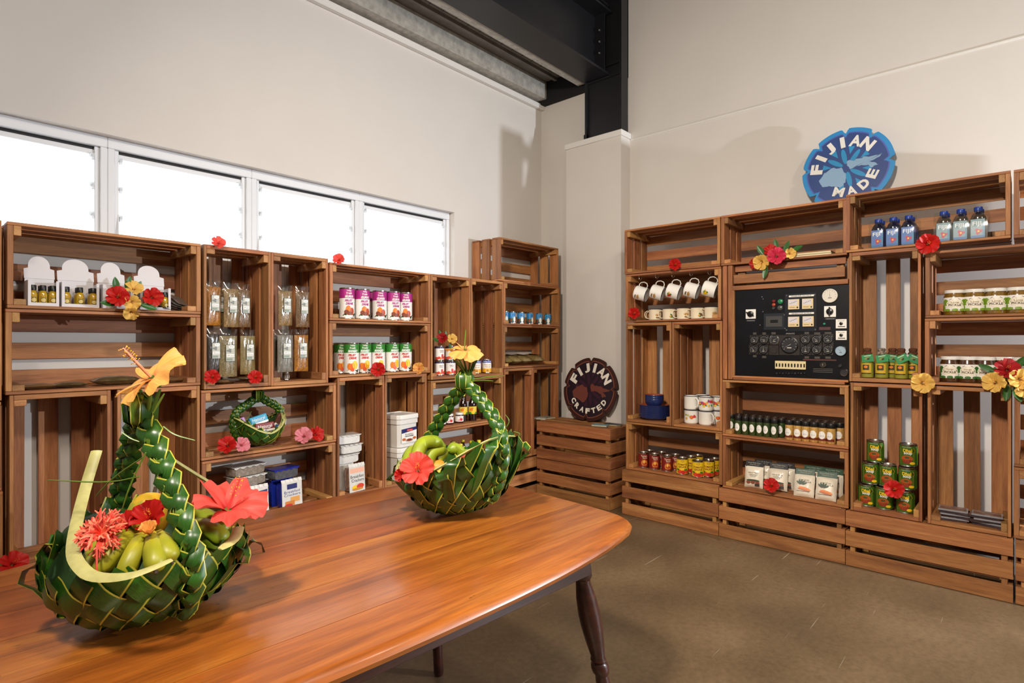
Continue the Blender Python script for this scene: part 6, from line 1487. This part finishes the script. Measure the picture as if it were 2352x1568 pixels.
cp = thing('control_panel', 'black electrical control panel with dials, meters and switches', 'panel', (XP, YC, 1.108), RZR)
M_PAN = mat('black_panel', '090b11', rough=.3, spec=.35, noise=.5, scale=8); M_PLATE = mat('gauge_plate', '241d1a', rough=.4); M_DIAL = mat('dark_dial', '2c2c30', rough=.3); M_CHROME = M_STEEL
M_WDIAL = mat('white_dial', 'd8d2c6', rough=.35); M_BLKP = mat('black_knob', '0c0c0e', rough=.3)
def L2(X, Y): p = onX(1640+X/6.031, 620+Y/6.031, XP); return (YC-p.y, p.z-1.108)
K = .4695e-3
q0 = L2(300, 260); hw = .345
mb = MB(); mb.box(-.347, 0, .006, .347, .02, .594); part('panel_board', mb, M_PAN, cp)
for nm, b in (('frame_rail', (-.360, -.014, -.006, .345, .012, .008)), ('frame_rail', (-.360, -.014, .592, .345, .012, .622)), ('frame_stile', (-.360, -.014, .008, -.342, .012, .592))):
    sx = b[3]-b[0]; sz = b[5]-b[2]
    me = plank_me(max(sx, sz), b[4]-b[1], min(sx, sz), M_CRATE, nm); o = obj(nm, me, cp); o.matrix_local = Matrix.Translation(((b[0]+b[3])/2, (b[1]+b[4])/2, (b[2]+b[5])/2)) @ (Matrix.Rotation(PI/2, 4, 'Y') if sz > sx else Matrix.Identity(4))
def disc(r, y0, y1, m, nm, parent, u, v, n=24, taper=1.0):
    mb = MB(); mb.lathe([(r, 0), (r*taper, y1-y0), ], n, smooth=True); mb.xform(Matrix.Rotation(PI/2, 4, 'X')); return part(nm, mb, m, parent, (u, y0*-1, v))
def plate(X, Y, wz, hz, m, th, nm, parent=None):
    u, v = L2(X, Y); ua = L2(X-wz/2, Y)[0]; ub = L2(X+wz/2, Y)[0]; h_ = hz*K
    mb = MB(); mb.box(ua-u, -th, -h_/2, ub-u, 0, h_/2, bev=min(.002, th*.4)); return part(nm, mb, m, parent or cp, (u, 0, v)), u, v, (ub-ua), h_
def gauge(X, Y, R, face, ring, needle=.8, ticks=True, back=None, light=ink('cfcabf')):
    u, v = L2(X, Y); r = R*K
    if back: plate(X, Y, back[0], back[1], M_PLATE, .004, 'gauge_plate')
    mb = MB(); mb.lathe([(r*1.02, 0), (r*1.04, .008), (r*.94, .010), (r*.90, .006)], 28); mb.xform(Matrix.Rotation(PI/2, 4, 'X')); g = part('gauge', mb, ring, cp, (u, -.003, v))
    d = Decal(flat_map()); d.ell(0, 0, r*.92, r*.92, face, 28)
    if ticks:
        for k in range(11):
            a_ = -.7+(PI+1.4)*k/10; c, s = math.cos(a_), math.sin(a_); d.poly([(r*.70*c-.0006*s, r*.70*s+.0006*c), (r*.70*c+.0006*s, r*.70*s-.0006*c), (r*.86*c+.0006*s, r*.86*s-.0006*c), (r*.86*c-.0006*s, r*.86*s+.0006*c)], light); d.o -= d.step
        d.o += d.step; d.rect(-r*.25, -r*.38, r*.25, -r*.28, light)
    d.part('dial_face', g, (0, -.006, 0))
    if needle is not None:
        c, s = math.cos(needle), math.sin(needle); mb = MB(); mb.add([(-r*.2*c-.001*s, -.0085, -r*.2*s+.001*c), (-r*.2*c+.001*s, -.0085, -r*.2*s-.001*c), (r*.75*c, -.0085, r*.75*s)], [(0, 1, 2)]); part('needle', mb, light, g)
    return g
gauge(1610, 362, 88, M_WDIAL, mat('cream_ring', 'e0dccf', rough=.3), 1.6, True, light=ink('5a4a4a'))
for X, Y, w_, hz, a_ in ((510, 615, 140, 135, .45), (1608, 580, 165, 145, 1.6)):
    pl, u, v, W2, h2 = plate(X, Y, w_, hz, WHT, .003, 'switch_plate')
    mb = MB(); mb.lathe([(.020, 0), (.019, .014), (.015, .016)], 20); mb.xform(Matrix.Rotation(PI/2, 4, 'X')); part('rotary_knob', mb, M_BLKP, pl, (0, -.003, 0))
    mb = MB(); mb.box(-.028, -.024, -.004, .028, -.016, .004, bev=.002); part('knob_grip', mb, M_BLKP, pl, (0, 0, 0), (0, a_, 0))
for X, Y, t in ((510, 706, 'MAIN'), (1612, 680, 'GENERATOR START')):
    u, v = L2(X, Y); d = Decal(flat_map()); d.rect(-.03, -.006, .03, .006, ink('24242a')); d.text(t, 0, 0, .005, ink('a8a49a'), wid=.045); d.part('name_strip', cp, (u, -.0005, v))
plate(1200, 590, 440, 520, mat('meter_panel', '12161e', rough=.3), .002, 'meter_panel')
for X, Y in ((1107, 480), (1300, 472), (1107, 722), (1307, 716)):
    pl, u, v, W2, h2 = plate(X, Y, 172, 150, mat('meter_case', '1a1a1c', rough=.3), .006, 'square_meter')
    d = Decal(flat_map()); d.rect(-W2*.45, -h2*.46, W2*.45, h2*.46, ink('d8c090')); d.rect(-W2*.42, -h2*.1, W2*.3, h2*.42, ink('cfcad0')); d.rect(-W2*.35, -h2*.3, W2*.1, -h2*.27, BLK); d.ell(W2*.30, -h2*.30, W2*.07, W2*.07, BLK)
    for k in range(5): d.rect(-W2*.3+k*W2*.12, h2*(.02+.05*k), -W2*.26+k*W2*.12, h2*(.10+.05*k), BLK); d.o -= d.step
    d.part('meter_face', pl, (0, -.0062, 0))
for X, Y, t in ((1212, 364, 'INVERTER OUTPUT'), (1212, 606, 'GENERATOR OUTPUT')):
    pl, u, v, W2, h2 = plate(X, Y, 350, 25, WHT, .0032, 'name_strip'); d = Decal(flat_map()); d.text(t, 0, 0, h2*.55, BLK, wid=W2*.8, bold=.02); d.part('strip_lettering', pl, (0, -.0033, 0))
for X, Y, R, c in ((830, 437, 21, '7a1c1c'), (830, 487, 23, 'a83c24'), (825, 535, 21, '3a3a3e'), (922, 442, 34, '1f7a4c'), (918, 530, 34, '4a4844'), (1530, 752, 16, '1f8a6a')):
    u, v = L2(X, Y); mb = MB(); mb.lathe([(R*K*1.05, 0), (R*K, .006), (R*K*.7, .009), (.0004, .0095)], 18); mb.xform(Matrix.Rotation(PI/2, 4, 'X')); part('push_button', mb, mat('button_'+c, c, rough=.3), cp, (u, -.001, v))
plate(835, 718, 290, 230, mat('meter_panel2', '161c26', rough=.35), .002, 'display_bezel'); pl, u, v, W2, h2 = plate(832, 718, 230, 155, mat('grey_display', '3a3a38', rough=.4), .005, 'counter_display')
mb = MB(); mb.box(-.022, -.008, -.008, .026, -.004, .010, bev=.002); part('counter_window', mb, M_BLKP, pl)
for X, Y in ((667, 377), (681, 406), (680, 582), (975, 626), (985, 814), (1008, 360), (1398, 346), (1404, 828), (1008, 836), (640, 768)):
    u, v = L2(X, Y); mb = MB(); mb.lathe([(.0042, 0), (.0035, .002)], 8); mb.xform(Matrix.Rotation(PI/2, 4, 'X')); part('screw', mb, M_STEEL, cp, (u, -.0015, v))
for X, Y, R, rg, nd in ((562, 975, 57, M_BLKP, 2.4), (697, 970, 60, M_BLKP, 3.1), (840, 973, 64, M_CHROME, .5), (550, 1110, 57, M_BLKP, 2.2), (690, 1110, 60, M_BLKP, 1.6)): gauge(X, Y, R, M_DIAL, rg, nd, back=(135, 140))
pl, u, v, W2, h2 = plate(830, 1115, 135, 140, M_PLATE, .004, 'blank_gauge_plate'); mb = MB(); mb.lathe([(.024, 0), (.022, .003), (.0005, .003)], 20); mb.xform(Matrix.Rotation(PI/2, 4, 'X')); part('blanking_disc', mb, M_PLATE, pl, (0, -.004, 0))
gauge(1048, 1045, 112, M_DIAL, M_BLKP, 3.65, back=(290, 280))
for X, Y, nd in ((1270, 970, 2.5), (1422, 970, 2.6), (1582, 965, 2.6), (1272, 1112, 1.6), (1425, 1110, 2.5), (1582, 1110, 2.5)): gauge(X, Y, 60, M_DIAL, M_BLKP, nd, back=(152, 145))
gauge(1757, 1125, 68, mat('pale_blue_dial', '9fb4c4', rough=.25), M_BLKP, 2.4, light=ink('4a5a66'))
d = Decal(flat_map()); u, v = L2(1055, 885); d.text('ANALOG', u, v, .009, ink('a8a49a'))
for X, Y, w_ in ((565, 885, 60), (695, 885, 60), (825, 882, 70), (1285, 878, 70), (1430, 885, 90), (1580, 880, 100), (565, 1198, 60), (695, 1210, 70), (1285, 1215, 70), (1430, 1218, 80), (1580, 1218, 80)):
    for k in range(2): u, v = L2(X, Y+16*k-8); d.rect(u-w_*K*.4, v-.0018, u+w_*K*.4, v+.0018, ink('6a645a')); d.o -= d.step
d.o += d.step; u, v = L2(1535, 815); d.rect(u-.032, v-.009, u+.032, v+.009, ink('4a2424')); u, v = L2(1460, 1250); d.rect(u-.095, v-.004, u+.095, v+.004, ink('5a241c'))
for k in range(3): u, v = L2(1520, 1375+22*k); d.rect(u-.06, v-.0015, u+.05, v+.0015, ink('5a564e'))
d.part('panel_lettering', cp, (0, -.0005, 0))
for X, Y in ((1763, 750), (1764, 911)):
    pl, u, v, W2, h2 = plate(X, Y, 152, 120, WHT, .003, 'key_switch_plate'); mb = MB(); mb.lathe([(.010, 0), (.009, .008), (.004, .009)], 14); mb.xform(Matrix.Rotation(PI/2, 4, 'X')); part('key_barrel', mb, M_BLKP, pl, (0, -.003, .002))
    d = Decal(flat_map()); d.text('PANEL POWER', 0, h2*.32, .005, BLK, wid=W2*.6); d.rect(-W2*.3, -h2*.34, W2*.36, -h2*.26, BLK); d.part('plate_lettering', pl, (0, -.0032, 0))
pl, u, v, W2, h2 = plate(1062, 1322, 425, 112, mat('cream_fuse_block', 'd8c79a', rough=.45), .010, 'fuse_block')
for k in range(10):
    mb = MB(); xk = -W2/2+W2*(k+.5)/10; mb.box(xk-.004, -.013, -.012, xk+.004, -.009, .010, bev=.001); part('fuse_switch', mb, M_BLKP, pl)
    u, v = L2(870+(1250-870)*k/9, 1438); mb = MB(); mb.lathe([(.006, 0), (.005, .006), (.0004, .007)], 10); mb.xform(Matrix.Rotation(PI/2, 4, 'X')); part('fuse_holder', mb, M_BLKP if k % 2 else M_PLATE, cp, (u, -.0005, v))
gauge(1512, 1320, 36, M_PLATE, mat('brass_ring', '6a5a34', rough=.35, metal=.6), 1.57, False); gauge(1806, 1425, 44, M_DIAL, M_CHROME, None, False); gauge(1750, 1330, 20, M_DIAL, mat('brass_ring', '6a5a34'), None, False)

# ================================================================== flowers and leaves on the shelves
def fl(label, c, px, py, plane, size, wall='L', tilt=(0, 0, .25), op=1.5, seed=1, spin=0, st=.9, group=None):
    p = onY(px, py, plane) if wall == 'L' else onX(px, py, plane)
    return hibiscus(label, c, p, CAMV(p)+Vector(tilt), size, op, .35, False, seed, spin, st, group or 'hibiscus flowers')
GB1 = 'bouquet before the display boxes'
fl('red hibiscus of the bouquet, next to the closed display box', 'red', 270, 684, FL-.015, .062, seed=2, group=GB1); fl('red hibiscus of the bouquet, next to the leaning cards', 'red', 347, 685, FL+.0, .060, seed=4, tilt=(.3, 0, .2), group=GB1)
fl('yellow hibiscus topmost of the bouquet before the display boxes', 'yellow', 306, 668, FL-.012, .050, seed=5, tilt=(.2, 0, .7), group=GB1); fl('yellow hibiscus in the middle of the bouquet before the display boxes', 'yellow', 303, 694, FL-.028, .046, seed=6, tilt=(.1, 0, -.1), group=GB1); fl('yellow hibiscus hanging over the crate edge', 'yellow', 301, 716, FL-.022, .044, seed=7, tilt=(0, 0, -.6), group=GB1)
fl('pinkish red hibiscus on top of the spice bag crate', 'coral', 500, 562, FL-.008, .046, seed=3, tilt=(.2, 0, .6)); fl('red hibiscus on top of the purple juice tin crate', 'coral', 779, 600, FL-.008, .050, seed=6, tilt=(-.2, 0, .5), op=1.3)
fl('red hibiscus by the black seed bag, at the crate post', 'red', 487, 868, FL+.0, .050, seed=1); fl('red hibiscus by the golden seed bag, at the divider', 'red', 586, 869, FL-.008, .050, seed=8, spin=.4)
fl('red hibiscus at the foot of the small soap basket', 'red', 524, 1026, FL-.006, .062, seed=2, tilt=(-.3, 0, .5)); fl('pink hibiscus at the foot of the small soap basket', 'pink', 552, 1025, FL-.020, .055, seed=3, tilt=(.4, 0, .3), spin=.5)
fl('pink hibiscus at the far end of the soap basket shelf', 'pink', 698, 1005, FL-.012, .066, seed=4, tilt=(-.1, 0, .5)); fl('red hibiscus tucked behind the pink one on the basket shelf', 'red', 722, 1000, FL+.03, .062, seed=5, tilt=(.6, 0, .2))
fl('red hibiscus lying before the green juice tins', 'red', 868, 850, FL-.018, .062, seed=6, tilt=(0, 0, .1), spin=.9); fl('peach hibiscus beside the last green juice tin', 'peach', 963, 848, FL+.02, .058, seed=7, tilt=(-.3, 0, .2), op=1.3)
fl('red hibiscus on the tomato juice tins', 'deepred', 1016, 778, FL+.06, .052, seed=1, tilt=(-.2, 0, .2)); fl('pale peach hibiscus on the tomato juice tins', 'yellow', 1037, 780, FL+.05, .050, seed=9, tilt=(.3, 0, .2))
fl('red hibiscus on the lowest shelf at the frame edge', 'red', 27, 1300, FL-.02, .065, seed=3, tilt=(.3, 0, .5))
for lab, px, py, d_, pl in (('leaf pointing to the frame edge under the bouquet', 268, 700, (-1, -.2, .05), FL-.02), ('leaf standing up behind the red bouquet flower', 268, 672, (-.1, .1, 1), FL+.02), ('leaf standing up in the middle of the bouquet', 290, 668, (.25, .1, 1), FL+.03), ('leaf pointing up behind the yellow bouquet flower', 308, 676, (.5, .2, 1), FL+.03), ('leaf hanging under the bouquet beside the cards', 322, 700, (1, -.2, -.35), FL-.025),
                            ('dark leaf above the red flower on the tomato tins', 1014, 780, (-.35, .1, 1), FL+.09), ('upright dark leaf between the flowers on the tomato tins', 1022, 782, (.1, .1, 1), FL+.09), ('leaf hanging down over the tomato tins', 1032, 790, (.1, -.2, -1), FL+.045), ('small leaf beside the crate post over the tomato tins', 1008, 785, (-1, 0, .3), FL+.06)):
    leaf(lab, onY(px, py, pl), d_, up=(0, -1, .3), L=.075, W=.015)
fl('red hibiscus in the top crate over the hanging mugs', 'red', 1550, 611, FR-.01, .062, 'R', seed=2, op=1.2); fl('red hibiscus beside the first standing mug', 'red', 1456, 723, FR+.0, .066, 'R', seed=5, op=1.1)
GB2 = 'mixed flowers above the control panel'
fl('yellow hibiscus at the far end of the mixed flowers over the panel', 'yellow', 1751, 602, FR-.010, .066, 'R', seed=3, tilt=(0, .3, -.1), group=GB2); fl('bright cerise hibiscus centred in the mixed flowers over the panel', 'cerise', 1783, 591, FR-.022, .072, 'R', seed=4, group=GB2); fl('small yellow hibiscus beside the thin books', 'yellow', 1812, 584, FR+.005, .046, 'R', seed=6, tilt=(0, -.5, .2), group=GB2)
fl('dark red hibiscus at the back of the mixed flowers over the panel', 'red', 1772, 580, FR+.03, .055, 'R', seed=7, tilt=(0, .3, .6), group=GB2); fl('red petals flower low at the far end of the mixed flowers', 'red', 1737, 606, FR+.005, .045, 'R', seed=8, tilt=(0, .8, -.1), group=GB2)
fl('red hibiscus before the coconut flour bags', 'red', 1771, 1118, FR+.0, .062, 'R', seed=1, tilt=(0, 0, .4)); fl('red hibiscus between the two packs of water bottles', 'red', 2131, 562, FR-.012, .072, 'R', seed=6, tilt=(0, 0, .1), spin=.6)
fl('open yellow hibiscus with dark red eye at the crate joint', 'yellow', 2119, 881, FR-.020, .072, 'R', seed=2, tilt=(0, 0, .05)); fl('red hibiscus stuck on the green soup tins', 'red', 2053, 1126, FR-.004, .066, 'R', seed=4, tilt=(0, 0, .15), spin=.3)
GB3 = 'flowers before the mango pickle jars'
fl('red hibiscus of the bunch before the mango pickle jars', 'deepred', 2313, 853, FR-.01, .070, 'R', seed=5, tilt=(0, 0, .5), group=GB3); fl('yellow hibiscus of the bunch, farther from the frame edge', 'yellow', 2288, 880, FR-.03, .068, 'R', seed=6, tilt=(0, .3, .1), group=GB3); fl('yellow hibiscus of the bunch, cut by the frame edge', 'yellow', 2341, 872, FR-.03, .066, 'R', seed=7, tilt=(0, -.2, .1), group=GB3); fl('yellow hibiscus lowest of the bunch at the frame edge', 'yellow', 2352, 893, FR-.026, .056, 'R', seed=8, tilt=(0, -.2, -.2), group=GB3)
for lab, px, py, d_, pl in (('leaf standing behind the cerise hibiscus', 1786, 578, (0, .2, 1), FR+.03), ('tall leaf fanning over the thin books', 1801, 582, (0, -.45, 1), FR+.03), ('leaf reaching over the thin books', 1815, 580, (0, -1, .4), FR+.02), ('leaf hanging below the crate edge over the panel', 1762, 612, (0, .25, -1), FR-.018), ('small leaf over the yellow flower above the panel', 1755, 588, (0, .5, .8), FR+.03),
                            ('leaf rising behind the bunch by the frame edge', 2330, 850, (0, -.5, .8), FR+.01), ('leaf left of the red flower of the bunch', 2288, 856, (0, 1, .5), FR+.005), ('leaf hanging under the bunch', 2315, 885, (0, .1, -1), FR-.012), ('second leaf hanging under the bunch near the frame edge', 2328, 888, (0, -.4, -1), FR-.016)):
    leaf(lab, onX(px, py, pl), d_, up=(-1, 0, .3), L=.085, W=.017)
